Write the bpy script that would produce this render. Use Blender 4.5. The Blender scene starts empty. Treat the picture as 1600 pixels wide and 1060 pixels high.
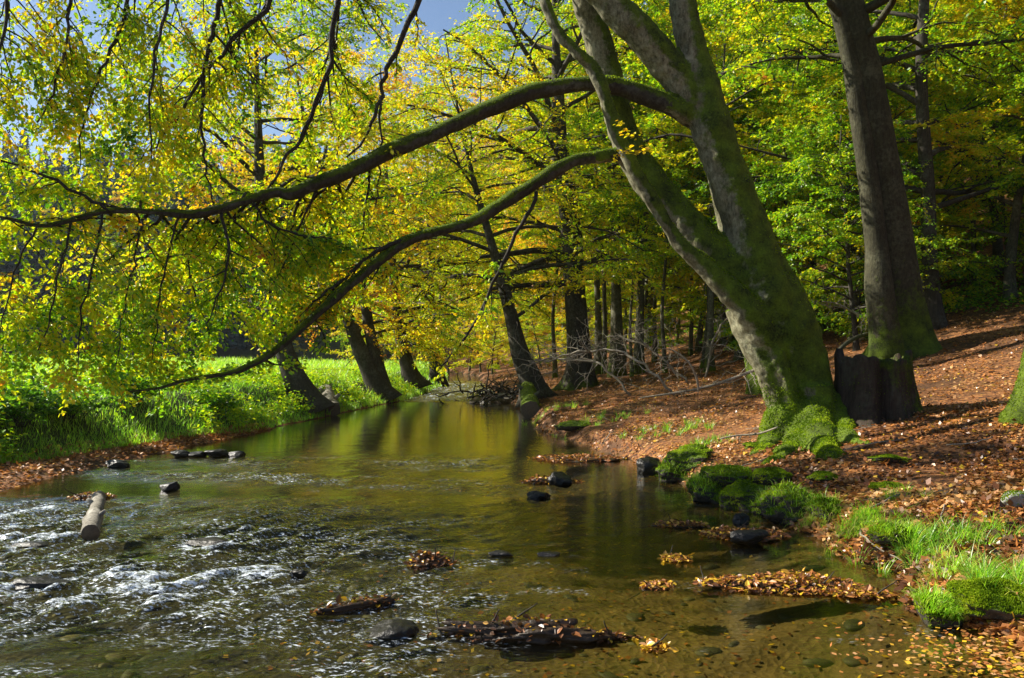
import bpy, math, random
import numpy as np
from mathutils import Vector, noise as mnoise

S = bpy.context.scene
COL = S.collection
R = math.radians

# ------------------------------------------------------------------ camera, sky, sun, exposure
EYE = 1.5
PITCH = R(1.37)
FPX = 1256.0
cam_d = bpy.data.cameras.new('camera')
cam_d.sensor_width = 36.0
cam_d.lens = FPX / 1600.0 * 36.0
cam_d.clip_start = 0.05
cam_d.clip_end = 2000.0
cam = bpy.data.objects.new('camera', cam_d)
COL.objects.link(cam)
cam.location = (0, 0, EYE)
cam.rotation_euler = (R(90) + PITCH, 0, 0)
S.camera = cam

SUN_AZ = R(-72)          # from +Y towards -X: ahead and to the left
SUN_EL = R(38)
world = bpy.data.worlds.new("World")
S.world = world
world.use_nodes = True
wn = world.node_tree
wn.nodes.clear()
w_out = wn.nodes.new('ShaderNodeOutputWorld')
w_bg = wn.nodes.new('ShaderNodeBackground')
w_sky = wn.nodes.new('ShaderNodeTexSky')
w_sky.sky_type = 'NISHITA'
w_sky.sun_disc = False
w_sky.sun_elevation = SUN_EL
w_sky.sun_rotation = SUN_AZ
w_bg.inputs['Strength'].default_value = 0.062
w_sky.dust_density = .4
w_sky.ozone_density = 3.0
wn.links.new(w_sky.outputs[0], w_bg.inputs[0])
wn.links.new(w_bg.outputs[0], w_out.inputs[0])

sun_d = bpy.data.lights.new('sun', 'SUN')
sun_d.energy = 5.0
sun_d.angle = R(0.55)
sun_d.color = (1.0, 0.93, 0.80)
sun = bpy.data.objects.new('sun', sun_d)
COL.objects.link(sun)
sun_dir = Vector((math.sin(SUN_AZ) * math.cos(SUN_EL), math.cos(SUN_AZ) * math.cos(SUN_EL), math.sin(SUN_EL)))
sun.rotation_euler = sun_dir.to_track_quat('Z', 'Y').to_euler()

S.view_settings.view_transform = 'Standard'
S.view_settings.look = 'None'
S.view_settings.exposure = 1.15
S.view_settings.gamma = 1.0
S.cycles.use_denoising = True
S.cycles.max_bounces = 8
S.cycles.diffuse_bounces = 4
S.cycles.glossy_bounces = 3
S.cycles.transmission_bounces = 5
S.cycles.transparent_max_bounces = 8
S.cycles.sample_clamp_indirect = 6.0
S.cycles.sample_clamp_direct = 12.0

# ------------------------------------------------------------------ maths helpers
def ray(px, py):
    x, z = (px - 800) / FPX, (530 - py) / FPX
    c, s = math.cos(PITCH), math.sin(PITCH)
    return np.array([x, c - z * s, s + z * c])

def at(px, py, Y):
    v = ray(px, py)
    return np.array([0, 0, EYE]) + v * (Y / v[1])

def rad(w, Y):
    return w * 0.5 / FPX * Y

def hsh(i, j, k=0, s=0):
    v = np.sin(i * 127.1 + j * 311.7 + k * 74.7 + s * 19.19) * 43758.5453
    return v - np.floor(v)

def vnoise(x, y, s=0):
    x = np.asarray(x, float); y = np.asarray(y, float)
    i, j = np.floor(x), np.floor(y)
    f, g = x - i, y - j
    f = f * f * (3 - 2 * f); g = g * g * (3 - 2 * g)
    a, b, c, d = hsh(i, j, 0, s), hsh(i + 1, j, 0, s), hsh(i, j + 1, 0, s), hsh(i + 1, j + 1, 0, s)
    return (a * (1 - f) + b * f) * (1 - g) + (c * (1 - f) + d * f) * g - 0.5

def fbm(x, y, o=4, s=0):
    t, a = 0, 1.0
    for k in range(o):
        t = t + a * vnoise(x * 2 ** k + 5.2 * k, y * 2 ** k - 3.7 * k, s + k)
        a *= 0.5
    return t

def vnoise3(p, sc=1.0, s=0):
    q = np.asarray(p) * sc
    i = np.floor(q); f = q - i
    f = f * f * (3 - 2 * f)
    t = 0
    for dx in (0, 1):
        for dy in (0, 1):
            for dz in (0, 1):
                w = (f[:, 0] if dx else 1 - f[:, 0]) * (f[:, 1] if dy else 1 - f[:, 1]) * (f[:, 2] if dz else 1 - f[:, 2])
                t = t + w * hsh(i[:, 0] + dx, i[:, 1] + dy, i[:, 2] + dz, s)
    return t - 0.5

def ss(t):
    t = np.clip(t, 0, 1)
    return t * t * (3 - 2 * t)

def unit(v):
    v = np.asarray(v, float)
    n = np.linalg.norm(v, axis=-1, keepdims=True)
    return v / np.maximum(n, 1e-9)

# ------------------------------------------------------------------ the lie of the land
YR = np.array([-30, 0, 3.0, 4.28, 4.71, 5.7, 6.5, 7.85, 8.6, 9.9, 12, 14.5, 17.1, 23.5, 37.7, 62.8, 80, 100, 140])
XR = np.array([2.5, 2.9, 2.9, 2.72, 2.36, 2.64, 2.55, 2.45, 1.95, 1.97, 1.6, 1.15, .55, .38, -1.2, -2.75, -7, -17, -45])
YL = np.array([-30, 0, 6.0, 8.97, 9.9, 11.4, 13, 15.7, 18.8, 20.9, 25.1, 29, 37.7, 62.8, 80, 100, 140])
XL = np.array([-8.5, -7.5, -6.3, -5.7, -5.76, -5.6, -5.5, -5.25, -4.95, -4.66, -4.2, -3.7, -3.3, -5, -10, -20.5, -49])

def edges(y):
    y = np.asarray(y, float)
    w = 0.16 * vnoise(y * 1.3, y * 0 + 3, 7) + 0.1 * vnoise(y * 4.1, y * 0 + 9, 8)
    return np.interp(y, YL, XL) + w, np.interp(y, YR, XR) - w * 1.2

def wlevel(y):
    return 0.16 * ss((np.asarray(y, float) - 31) / 9)

def height(x, y):
    x = np.asarray(x, float); y = np.asarray(y, float)
    xl, xr = edges(y)
    dr, dl = x - xr, xl - x
    n = fbm(x * 0.55, y * 0.55, 4, 2)
    n2 = fbm(x * 2.2, y * 2.2, 3, 5)
    step = np.interp(y, [4, 5.5, 8, 12, 20], [.05, .12, .2, .17, .22])
    r = step * ss(dr / .35) + .17 * dr + .115 * np.maximum(0, dr - 5.5) + .22 * np.maximum(0, dr - 13) + (.09 * n + .035 * n2) * ss(dr / .8)
    r = np.minimum(r, 26 + 3 * n)
    sw = np.interp(y, [8.5, 13, 16], [1.15, .6, .08])
    l = .07 * ss(dl / .35) + .05 * np.minimum(dl, 1.5) + .62 * ss((dl - sw) / 1.5) + .016 * dl + .4 * np.maximum(0, dl - 46) + (.07 * n + .03 * n2) * ss(dl / .8)
    l = np.minimum(l, 22 + 3 * n)
    ins = np.minimum(-dr, -dl)
    b = -(.03 + .21 * ss(ins / 1.3)) + .08 * fbm(x * 1.1, y * 1.1, 3, 11) * ss(ins / .5) + .03 * n2 * ss(ins / .3)
    b = np.minimum(b, -.012)
    z = np.where(dr > 0, r, np.where(dl > 0, l, b))
    z = z + np.where((dr > 0) | (dl > 0), np.clip(.4 * (y - 84), 0, 24), 0)
    return z + wlevel(y)

def hz(x, y):
    return float(height(np.array([x]), np.array([y]))[0])

def ground_at(px, py, y0=3.2):
    v = ray(px, py)
    Y = y0
    while Y < 160:
        p = np.array([0, 0, EYE]) + v * (Y / v[1])
        if p[2] <= max(hz(p[0], p[1]), 0.0):
            break
        Y += 0.03 + Y * 0.002
    return np.array([p[0], p[1], hz(p[0], p[1])])

# ------------------------------------------------------------------ mesh helpers
class MB:
    """collects vertices, polygons and per-vertex values; build() links ONE mesh object"""
    def __init__(self):
        self.v, self.f, self.n, self.a = [], [], 0, {}
    def add(self, v, faces, **attrs):
        v = np.asarray(v, float).reshape(-1, 3)
        for fa in (faces if isinstance(faces, list) else [faces]):
            self.f.append(np.asarray(fa, np.int64) + self.n)
        for k in set(list(self.a) + list(attrs)):
            if k not in self.a:
                self.a[k] = [np.zeros(self.n)] if self.n else []
            val = attrs.get(k, 0.0)
            self.a[k].append(np.broadcast_to(np.asarray(val, float), (len(v),)).copy())
        self.v.append(v); self.n += len(v)
    def mesh(self, name, smooth=True):
        me = bpy.data.meshes.new(name)
        V = np.concatenate(self.v)
        me.vertices.add(len(V))
        me.vertices.foreach_set('co', V.astype(np.float32).ravel())
        loops = np.concatenate([f.ravel() for f in self.f])
        tot = np.concatenate([np.full(len(f), f.shape[1]) for f in self.f])
        st = np.concatenate([[0], np.cumsum(tot)[:-1]])
        me.loops.add(len(loops)); me.loops.foreach_set('vertex_index', loops.astype(np.int32))
        me.polygons.add(len(tot))
        me.polygons.foreach_set('loop_start', st.astype(np.int32))
        me.polygons.foreach_set('loop_total', tot.astype(np.int32))
        me.polygons.foreach_set('use_smooth', np.full(len(tot), smooth))
        for k, a in self.a.items():
            at_ = me.attributes.new(k, 'FLOAT', 'POINT')
            at_.data.foreach_set('value', np.concatenate(a).astype(np.float32))
        me.update(calc_edges=True)
        return me
    def build(self, name, m, parent=None, smooth=True, loc=None):
        return link(name, self.mesh(name, smooth), m, parent, loc)

def link(name, me, m=None, parent=None, loc=None):
    if m is not None and not me.materials:
        me.materials.append(m)
    o = bpy.data.objects.new(name, me)
    COL.objects.link(o)
    if parent is not None:
        o.parent = parent
    if loc is not None:
        o.location = loc
    return o

def tag(o, label=None, cat=None, group=None, kind=None):
    if label: o['label'] = label
    if cat: o['category'] = cat
    if group: o['group'] = group
    if kind: o['kind'] = kind
    return o

def thing(name, label, cat, loc=(0, 0, 0), rz=0.0, group=None):
    o = bpy.data.objects.new(name, None)
    o.empty_display_size = 0.2
    COL.objects.link(o)
    o.location = tuple(float(c) for c in loc)
    o.rotation_euler = (0, 0, rz)
    return tag(o, label, cat, group)

def dup(root, loc, rz, sc, label, group=None):
    r = root.copy(); COL.objects.link(r)
    r.location = tuple(float(c) for c in loc); r.rotation_euler = (0, 0, rz); r.scale = (sc, sc, sc)
    r['label'] = label
    if group: r['group'] = group
    for ch in list(root.children):
        c = ch.copy(); COL.objects.link(c); c.parent = r
    return r

def tube_arrays(pts, rad_, k=8, cap=True):
    pts = np.asarray(pts, float); n = len(pts)
    rad_ = np.broadcast_to(np.asarray(rad_, float), (n,))
    t = np.zeros_like(pts)
    t[1:-1] = pts[2:] - pts[:-2]; t[0] = pts[1] - pts[0]; t[-1] = pts[-1] - pts[-2]
    t = unit(t)
    u = np.cross(t[0], [0.31, 0.93, 0.2]); u = u / (np.linalg.norm(u) + 1e-9)
    U = np.zeros_like(pts)
    for i in range(n):
        u = u - t[i] * u.dot(t[i]); u = u / (np.linalg.norm(u) + 1e-9)
        U[i] = u
    W = np.cross(t, U)
    a = np.arange(k) * 2 * math.pi / k
    V = pts[:, None, :] + rad_[:, None, None] * (np.cos(a)[None, :, None] * U[:, None, :] + np.sin(a)[None, :, None] * W[:, None, :])
    V = V.reshape(-1, 3)
    i = np.arange(n - 1)[:, None] * k; j = np.arange(k)[None, :]; j2 = (j + 1) % k
    F = [np.stack([i + j, i + j2, i + k + j2, i + k + j], -1).reshape(-1, 4)]
    if cap:
        F.append(np.arange(k)[None, ::-1].copy()); F.append(((n - 1) * k + np.arange(k))[None, :])
    return V, F

def add_tube(mb, pts, r, k=8, cap=True, **at_):
    V, F = tube_arrays(pts, r, k, cap)
    mb.add(V, F, **at_)

def smooth_path(P, Rr, sub=5):
    """Catmull-Rom through the traced points"""
    P = np.asarray(P, float); Rr = np.asarray(Rr, float)
    Q = np.vstack([2 * P[0] - P[1], P, 2 * P[-1] - P[-2]])
    out, ro = [], []
    for i in range(len(P) - 1):
        a, b, c, d = Q[i], Q[i + 1], Q[i + 2], Q[i + 3]
        for s in range(sub):
            t = s / sub
            out.append(.5 * (2 * b + (c - a) * t + (2 * a - 5 * b + 4 * c - d) * t * t + (3 * b - a - 3 * c + d) * t ** 3))
            ro.append(Rr[i] * (1 - t) + Rr[i + 1] * t)
    out.append(P[-1]); ro.append(Rr[-1])
    return np.array(out), np.array(ro)

def traced(lst, sub=5):
    """[(px, py, width_px, Y)] -> smooth world polyline and radii"""
    P = [at(a, b, Y) for a, b, w, Y in lst]
    Rr = [rad(w, Y) for a, b, w, Y in lst]
    return smooth_path(P, Rr, sub)

def walk(p, d, L, n, rng, wander=.25, droop=0.0):
    p = np.array(p, float); d = unit(d)
    out = [p.copy()]
    for _ in range(n):
        d = unit(d + rng.normal(0, wander, 3) * np.array([1, 1, .7]) + np.array([0, 0, -droop]))
        p = p + d * (L / n)
        out.append(p.copy())
    return np.array(out)

def leaf_mesh(mb, P, D, N, Ln, tint, full=True, wid=.3):
    n = len(P)
    D = unit(D); W = unit(np.cross(N, D)); N = np.cross(D, W)
    L = np.broadcast_to(np.asarray(Ln, float), (n,))[:, None]
    if full:
        v = np.stack([P, P + D * L * .32 + W * L * wid + N * L * .07, P + D * L * .7 + W * L * wid * .8 + N * L * .04,
                      P + D * L - N * L * .1, P + D * L * .7 - W * L * wid * .8 + N * L * .04, P + D * L * .32 - W * L * wid + N * L * .07], 1)
        b = np.arange(n)[:, None] * 6
        F = [np.concatenate([b + np.array([[0, 3, 2, 1]]), b + np.array([[0, 5, 4, 3]])])]
        k = 6
    else:
        v = np.stack([P, P + D * L * .45 + W * L * wid * 1.15, P + D * L, P + D * L * .45 - W * L * wid * 1.15], 1)
        b = np.arange(n)[:, None] * 4
        F = [b + np.array([[0, 3, 2, 1]])]
        k = 4
    mb.add(v.reshape(-1, 3), F, tint=np.repeat(np.broadcast_to(np.asarray(tint, float), (n,)), k))

def blades(mb, P, A, Hh, Wd, lean, tint, rng, seg=3):
    """curved grass blades: P base, A azimuth of the bend, Hh length, Wd width, lean 0..1.5"""
    n = len(P)
    dirh = np.stack([np.cos(A), np.sin(A), np.zeros(n)], 1)
    side = np.stack([-np.sin(A), np.cos(A), np.zeros(n)], 1)
    tw = rng.uniform(-1, 1, n)[:, None]
    side = unit(side + dirh * tw)
    rows = []
    p = P.copy(); ang = rng.uniform(.0, .35, n)
    for s in range(seg + 1):
        w = (Wd * (1 - (s / seg) ** 1.6) * .5)[:, None]
        if s < seg:
            rows += [p - side * w, p + side * w]
        else:
            rows += [p]
        a = ang + lean * (s + .5) / seg
        p = p + (dirh * np.sin(a)[:, None] + np.array([0, 0, 1.0]) * np.cos(a)[:, None]) * (Hh / seg)[:, None]
    v = np.stack(rows, 1); k = v.shape[1]
    b = np.arange(n)[:, None] * k
    F = []
    for s in range(seg - 1):
        F.append(b + np.array([[2 * s, 2 * s + 1, 2 * s + 3, 2 * s + 2]]))
    F.append(b + np.array([[2 * seg - 2, 2 * seg - 1, 2 * seg]]))
    mb.add(v.reshape(-1, 3), F, tint=np.repeat(np.broadcast_to(np.asarray(tint, float), (n,)), k))

def surface_points(me, n, rng, wfun=None):
    """random points and normals on a mesh, weighted by wfun(centres, normals)"""
    me.calc_loop_triangles()
    T = np.empty(len(me.loop_triangles) * 3, np.int32); me.loop_triangles.foreach_get('vertices', T); T = T.reshape(-1, 3)
    V = np.empty(len(me.vertices) * 3, np.float32); me.vertices.foreach_get('co', V); V = V.reshape(-1, 3).astype(float)
    a, b, c = V[T[:, 0]], V[T[:, 1]], V[T[:, 2]]
    cr = np.cross(b - a, c - a); ar = np.linalg.norm(cr, axis=1) * .5
    nn = unit(cr)
    w = ar if wfun is None else ar * np.maximum(0, wfun((a + b + c) / 3, nn))
    if w.sum() <= 0: return np.zeros((0, 3)), np.zeros((0, 3))
    i = rng.choice(len(T), n, p=w / w.sum())
    u, v = rng.random(n), rng.random(n); m = u + v > 1; u[m] = 1 - u[m]; v[m] = 1 - v[m]
    return a[i] + (b[i] - a[i]) * u[:, None] + (c[i] - a[i]) * v[:, None], nn[i]

def fuzz(mb, P, N, ln, rng, tint, up=.35, wid=.42):
    ln = ln * .62
    """tiny moss shoots standing on a surface"""
    n = len(P)
    D = unit(N + rng.normal(0, .55, (n, 3)) + np.array([0, 0, up]))
    Nn = unit(np.cross(D, rng.normal(0, 1, (n, 3))))
    leaf_mesh(mb, P - N * .004, D, Nn, ln * rng.uniform(.5, 1.3, n), tint + rng.normal(0, .1, n), full=False, wid=wid)

# ------------------------------------------------------------------ materials
class NT:
    def __init__(self, name):
        self.m = bpy.data.materials.new(name); self.m.use_nodes = True
        self.t = self.m.node_tree; self.t.nodes.clear()
        self.out = self.t.nodes.new('ShaderNodeOutputMaterial')
    def n(self, typ, props=None, **ins):
        nd = self.t.nodes.new('ShaderNode' + typ)
        for k, v in (props or {}).items(): setattr(nd, k, v)
        for k, v in ins.items():
            key = int(k[1:]) if k[0] == 'i' and k[1:].isdigit() else k.replace('_', ' ')
            self.set(nd.inputs[key], v)
        return nd
    def set(self, sock, v):
        if isinstance(v, bpy.types.NodeSocket): self.t.links.new(v, sock)
        elif isinstance(v, bpy.types.Node): self.t.links.new(v.outputs[0], sock)
        elif isinstance(v, (tuple, list)) and len(v) == 3 and sock.type == 'RGBA': sock.default_value = (*v, 1)
        else: sock.default_value = v
    def math(self, op, a, b=0.0, clamp=False):
        return self.n('Math', {'operation': op, 'use_clamp': clamp}, i0=a, i1=b).outputs[0]
    def ramp(self, fac, stops, interp='LINEAR'):
        nd = self.t.nodes.new('ShaderNodeValToRGB'); cr = nd.color_ramp; cr.interpolation = interp
        while len(cr.elements) < len(stops): cr.elements.new(.5)
        for e, (p, c) in zip(cr.elements, stops):
            e.position = p
            e.color = (*c, 1) if isinstance(c, (tuple, list)) else (c, c, c, 1)
        self.set(nd.inputs[0], fac)
        return nd.outputs[0]
    def mix(self, fac, a, b, blend='MIX'):
        nd = self.t.nodes.new('ShaderNodeMix'); nd.data_type = 'RGBA'; nd.blend_type = blend
        self.set(nd.inputs[0], fac); self.set(nd.inputs[6], a); self.set(nd.inputs[7], b)
        return nd.outputs[2]
    def mixs(self, fac, a, b):
        nd = self.t.nodes.new('ShaderNodeMixShader')
        self.set(nd.inputs[0], fac); self.set(nd.inputs[1], a); self.set(nd.inputs[2], b)
        return nd.outputs[0]
    def attr(self, name): return self.n('Attribute', {'attribute_name': name}).outputs['Fac']
    def coord(self, which='Object'): return self.n('TexCoord').outputs[which]
    def noise(self, vec, scale, detail=4, rough=.6):
        return self.n('TexNoise', None, Vector=vec, Scale=scale, Detail=detail, Roughness=rough).outputs[0]
    def bump(self, hgt, strength=.5, dist=.02):
        return self.n('Bump', None, Strength=strength, Distance=dist, Height=hgt).outputs[0]
    def done(self, sh):
        self.set(self.out.inputs[0], sh); return self.m

LEAF_RAMP = [(0.0, (.018, .050, .008)), (.22, (.045, .125, .010)), (.40, (.15, .28, .008)), (.58, (.42, .41, .008)),
             (.78, (.56, .34, .012)), (.90, (.42, .13, .014)), (1.0, (.16, .06, .02))]

def leaf_material(name, trans=.6, gloss=.03, stops=LEAF_RAMP):
    q = NT(name)
    oc = q.n('ObjectInfo').outputs['Color']
    sx = q.n('SeparateColor', None, Color=oc)
    t = q.math('ADD', q.attr('tint'), q.math('SUBTRACT', sx.outputs[0], .5), True)
    c = q.ramp(t, stops)
    # a thin leaf both reflects and lets light through
    d = q.n('BsdfDiffuse', None, Color=q.mix(1.0, c, (1 - .45 * trans,) * 3, 'MULTIPLY'))
    tr = q.n('BsdfTranslucent', None, Color=q.mix(1.0, c, (trans * 1.6, trans * 1.75, trans * .8), 'MULTIPLY'))
    a = q.n('AddShader', None, i0=d.outputs[0], i1=tr.outputs[0]).outputs[0]
    g = q.n('BsdfGlossy', None, Color=(.9, .9, .9), Roughness=.38)
    return q.done(q.mixs(gloss, a, g.outputs[0]))

M = {}
M['leaf'] = leaf_material('autumn_leaf')
M['litter'] = leaf_material('fallen_leaf', .15, .05, [(0, (.055, .026, .012)), (.22, (.13, .050, .016)), (.45, (.28, .100, .024)), (.66, (.42, .175, .046)),
                            (.8, (.46, .27, .13)), (.9, (.45, .25, .02)), (1.0, (.55, .36, .02))])
M['grass'] = leaf_material('grass_blade', .7, .04, [(0, (.03, .085, .01)), (.35, (.12, .27, .016)), (.65, (.28, .44, .035)), (.85, (.30, .34, .07)), (1, (.42, .36, .14))])
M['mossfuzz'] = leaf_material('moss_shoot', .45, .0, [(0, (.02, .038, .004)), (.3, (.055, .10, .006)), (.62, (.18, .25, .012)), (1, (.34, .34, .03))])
M['needle'] = leaf_material('hazy_spruce_needle', .15, .03, [(0, (.02, .045, .05)), (.5, (.045, .09, .09)), (1, (.09, .15, .12))])  # blue in the needles stands in for the hazy shade on the hillside

def bark_material(name, dark, light, lichen=(.3, .31, .25), moss_bias=0.0, scale=1.0, stretch=(1, 1, .35), bump=.5):
    q = NT(name)
    co = q.n('Mapping', None, Vector=q.coord(), Scale=stretch)
    n1 = q.noise(co, 5 * scale, 6, .65)
    n2 = q.noise(co, 28 * scale, 5, .7)
    n3 = q.noise(q.coord(), 2.1 * scale, 3, .6)
    c = q.mix(n1, dark, light)
    c = q.mix(q.ramp(n2, [(.42, .0), (.62, .75)]), c, dark)
    c = q.mix(q.ramp(q.noise(q.n('Mapping', None, Vector=q.coord(), Scale=(1, 1, .12)), 16 * scale, 5, .75), [(.52, .0), (.68, .7)]), c, dark)
    c = q.mix(q.ramp(q.noise(q.coord(), 70 * scale, 2, .5), [(.66, .0), (.72, .6)]), c, lichen)
    lm = q.ramp(q.math('MULTIPLY', n3, q.noise(q.coord(), 14 * scale, 4, .7)), [(.24, .0), (.42, .6)])
    c = q.mix(lm, c, lichen)
    mm = q.math('ADD', q.attr('moss'), q.math('MULTIPLY', q.math('SUBTRACT', q.noise(q.coord(), 6 * scale, 5, .7), .5), .9))
    mm = q.ramp(q.math('ADD', mm, moss_bias), [(.42, .0), (.58, 1.0)])
    mc = q.mix(q.ramp(q.math('ADD', q.math('MULTIPLY', q.noise(q.coord(), 3.5 * scale, 5, .7), .6), q.math('MULTIPLY', q.noise(q.coord(), 40, 4, .7), .4)), [(.36, .0), (.62, 1.0)]), (.009, .014, .003), (.13, .195, .009))
    c = q.mix(mm, c, mc)
    hgt = q.math('ADD', q.math('MULTIPLY', n2, .5), q.math('MULTIPLY', n1, .8))
    hgt = q.math('ADD', hgt, q.math('MULTIPLY', mm, q.noise(q.coord(), 60, 4, .8)))
    b = q.n('BsdfPrincipled', None, Base_Color=c, Roughness=.85, Normal=q.bump(hgt, bump, .03))
    b.inputs['Specular IOR Level'].default_value = .25
    return q.done(b)

M['beech'] = bark_material('beech_bark', (.045, .040, .018), (.36, .335, .20), (.44, .43, .29), .32)
M['shaded_beech'] = bark_material('shaded_beech_bark', (.016, .015, .007), (.078, .072, .034), (.12, .12, .07), .12, bump=.9)  # beech bark darkened: the shade on the stout trunk is in this colour
M['dark_bark'] = bark_material('dark_bark', (.022, .019, .014), (.085, .072, .05), (.14, .14, .11), -.1, 1.0, (1, 1, .25), .8)
M['grey_bark'] = bark_material('grey_bark', (.04, .036, .022), (.17, .16, .10), (.24, .24, .16), -.02)
M['twig'] = bark_material('twig_bark', (.018, .014, .010), (.06, .05, .035), (.10, .10, .07), -.3)
M['deadwood'] = bark_material('dead_wood', (.13, .105, .075), (.42, .37, .28), (.44, .41, .33), -.28, 2)
M['stumpwood'] = bark_material('rotten_wood', (.014, .009, .006), (.10, .066, .042), (.09, .09, .06), .0, 1, (1, 1, .15), 1.0)
M['logbark'] = bark_material('pale_log_bark', (.07, .06, .045), (.40, .37, .30), (.50, .48, .42), -.15, 1.5)

def cutwood():
    q = NT('sawn_wood')
    n = q.noise(q.coord(), 30, 4)
    return q.done(q.n('BsdfPrincipled', None, Base_Color=q.mix(n, (.03, .022, .014), (.16, .12, .07)), Roughness=.8))
M['cut'] = cutwood()

def rock_material(name, a, b, wet=False, moss_bias=0.0):
    q = NT(name)
    n1 = q.noise(q.coord(), 7, 6, .7); n2 = q.noise(q.coord(), 45, 5, .7)
    c = q.mix(n1, a, b)
    c = q.mix(q.ramp(n2, [(.4, 0.0), (.7, .6)]), c, a)
    nz = q.n('SeparateXYZ', None, Vector=q.n('NewGeometry').outputs['Normal']).outputs[2]
    mm = q.ramp(q.math('ADD', q.math('ADD', q.math('MULTIPLY', nz, .55), q.math('MULTIPLY', n1, .5)), moss_bias), [(.55, .0), (.68, 1.0)])
    c = q.mix(mm, c, q.mix(n2, (.035, .06, .005), (.12, .18, .012)))
    p = q.n('BsdfPrincipled', None, Base_Color=c, Roughness=.4 if wet else .8, Specular_IOR_Level=.3, Normal=q.bump(q.math('ADD', n1, q.math('MULTIPLY', n2, .4)), .6, .02))
    return q.done(p)
M['wetrock'] = rock_material('wet_rock', (.004, .004, .004), (.020, .018, .014), True, -.6)
M['mossrock'] = rock_material('mossy_rock', (.014, .012, .008), (.085, .075, .055), False, .16)
M['greyrock'] = rock_material('grey_rock', (.16, .16, .15), (.45, .44, .42), False, -.22)
M['mud'] = rock_material('wet_mud', (.012, .008, .005), (.06, .038, .02), True, -.6)

def ground_material():
    q = NT('ground_cover')
    co = q.coord()
    # fallen leaves: cells of leaf size in two layers, each with its own brown
    warp = q.n('VectorMath', {'operation': 'ADD'}, i0=co, i1=q.n('VectorMath', {'operation': 'SCALE'}, i0=q.n('TexNoise', None, Vector=co, Scale=9.0).outputs[1], Scale=.09).outputs[0]).outputs[0]
    v1 = q.n('TexVoronoi', None, Vector=warp, Scale=19.0)
    v2 = q.n('TexVoronoi', None, Vector=warp, Scale=31.0)
    s1 = q.n('SeparateColor', None, Color=v1.outputs['Color']).outputs[0]
    s2 = q.n('SeparateColor', None, Color=v2.outputs['Color']).outputs[1]
    mixv = q.math('ADD', q.math('MULTIPLY', s1, .55), q.math('MULTIPLY', s2, .45))
    lit = q.ramp(mixv, [(.12, (.035, .017, .009)), (.35, (.12, .05, .022)), (.55, (.23, .095, .032)), (.75, (.30, .13, .042)), (.92, (.38, .20, .07))])
    big = q.noise(co, .9, 4, .6)
    lit = q.mix(q.ramp(big, [(.42, .0), (.62, .85)]), lit, (.062, .032, .016))
    soil = q.mix(q.noise(co, 6, 5), (.025, .03, .008), (.07, .10, .02))
    # the bed of the stream: stones, sand, dark weed
    vb = q.n('TexVoronoi', None, Vector=warp, Scale=6.5)
    vs = q.n('SeparateColor', None, Color=vb.outputs['Color']).outputs[0]
    bedn = q.noise(co, 1.3, 6, .7)
    bed = q.mix(q.attr('sand'), q.mix(vs, (.014, .014, .007), (.055, .046, .020)), q.mix(q.noise(co, 5, 6, .75), (.045, .030, .010), (.27, .175, .065)))
    bed = q.mix(q.ramp(bedn, [(.47, .0), (.70, .9)]), bed, (.026, .026, .009))
    bed = q.mix(q.ramp(q.noise(co, 14, 5, .7), [(.55, .0), (.75, .4)]), bed, (.20, .15, .06))
    left, wet = q.attr('left'), q.attr('wet')
    c = q.mix(left, lit, soil)
    c = q.mix(wet, c, bed)
    hgt = q.math('ADD', q.math('MULTIPLY', v1.outputs['Distance'], .6), q.math('MULTIPLY', mixv, .6))
    p = q.n('BsdfPrincipled', None, Base_Color=c, Roughness=.8, Normal=q.bump(hgt, .7, .035))
    p.inputs['Specular IOR Level'].default_value = .2
    return q.done(p)
M['ground'] = ground_material()

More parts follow.
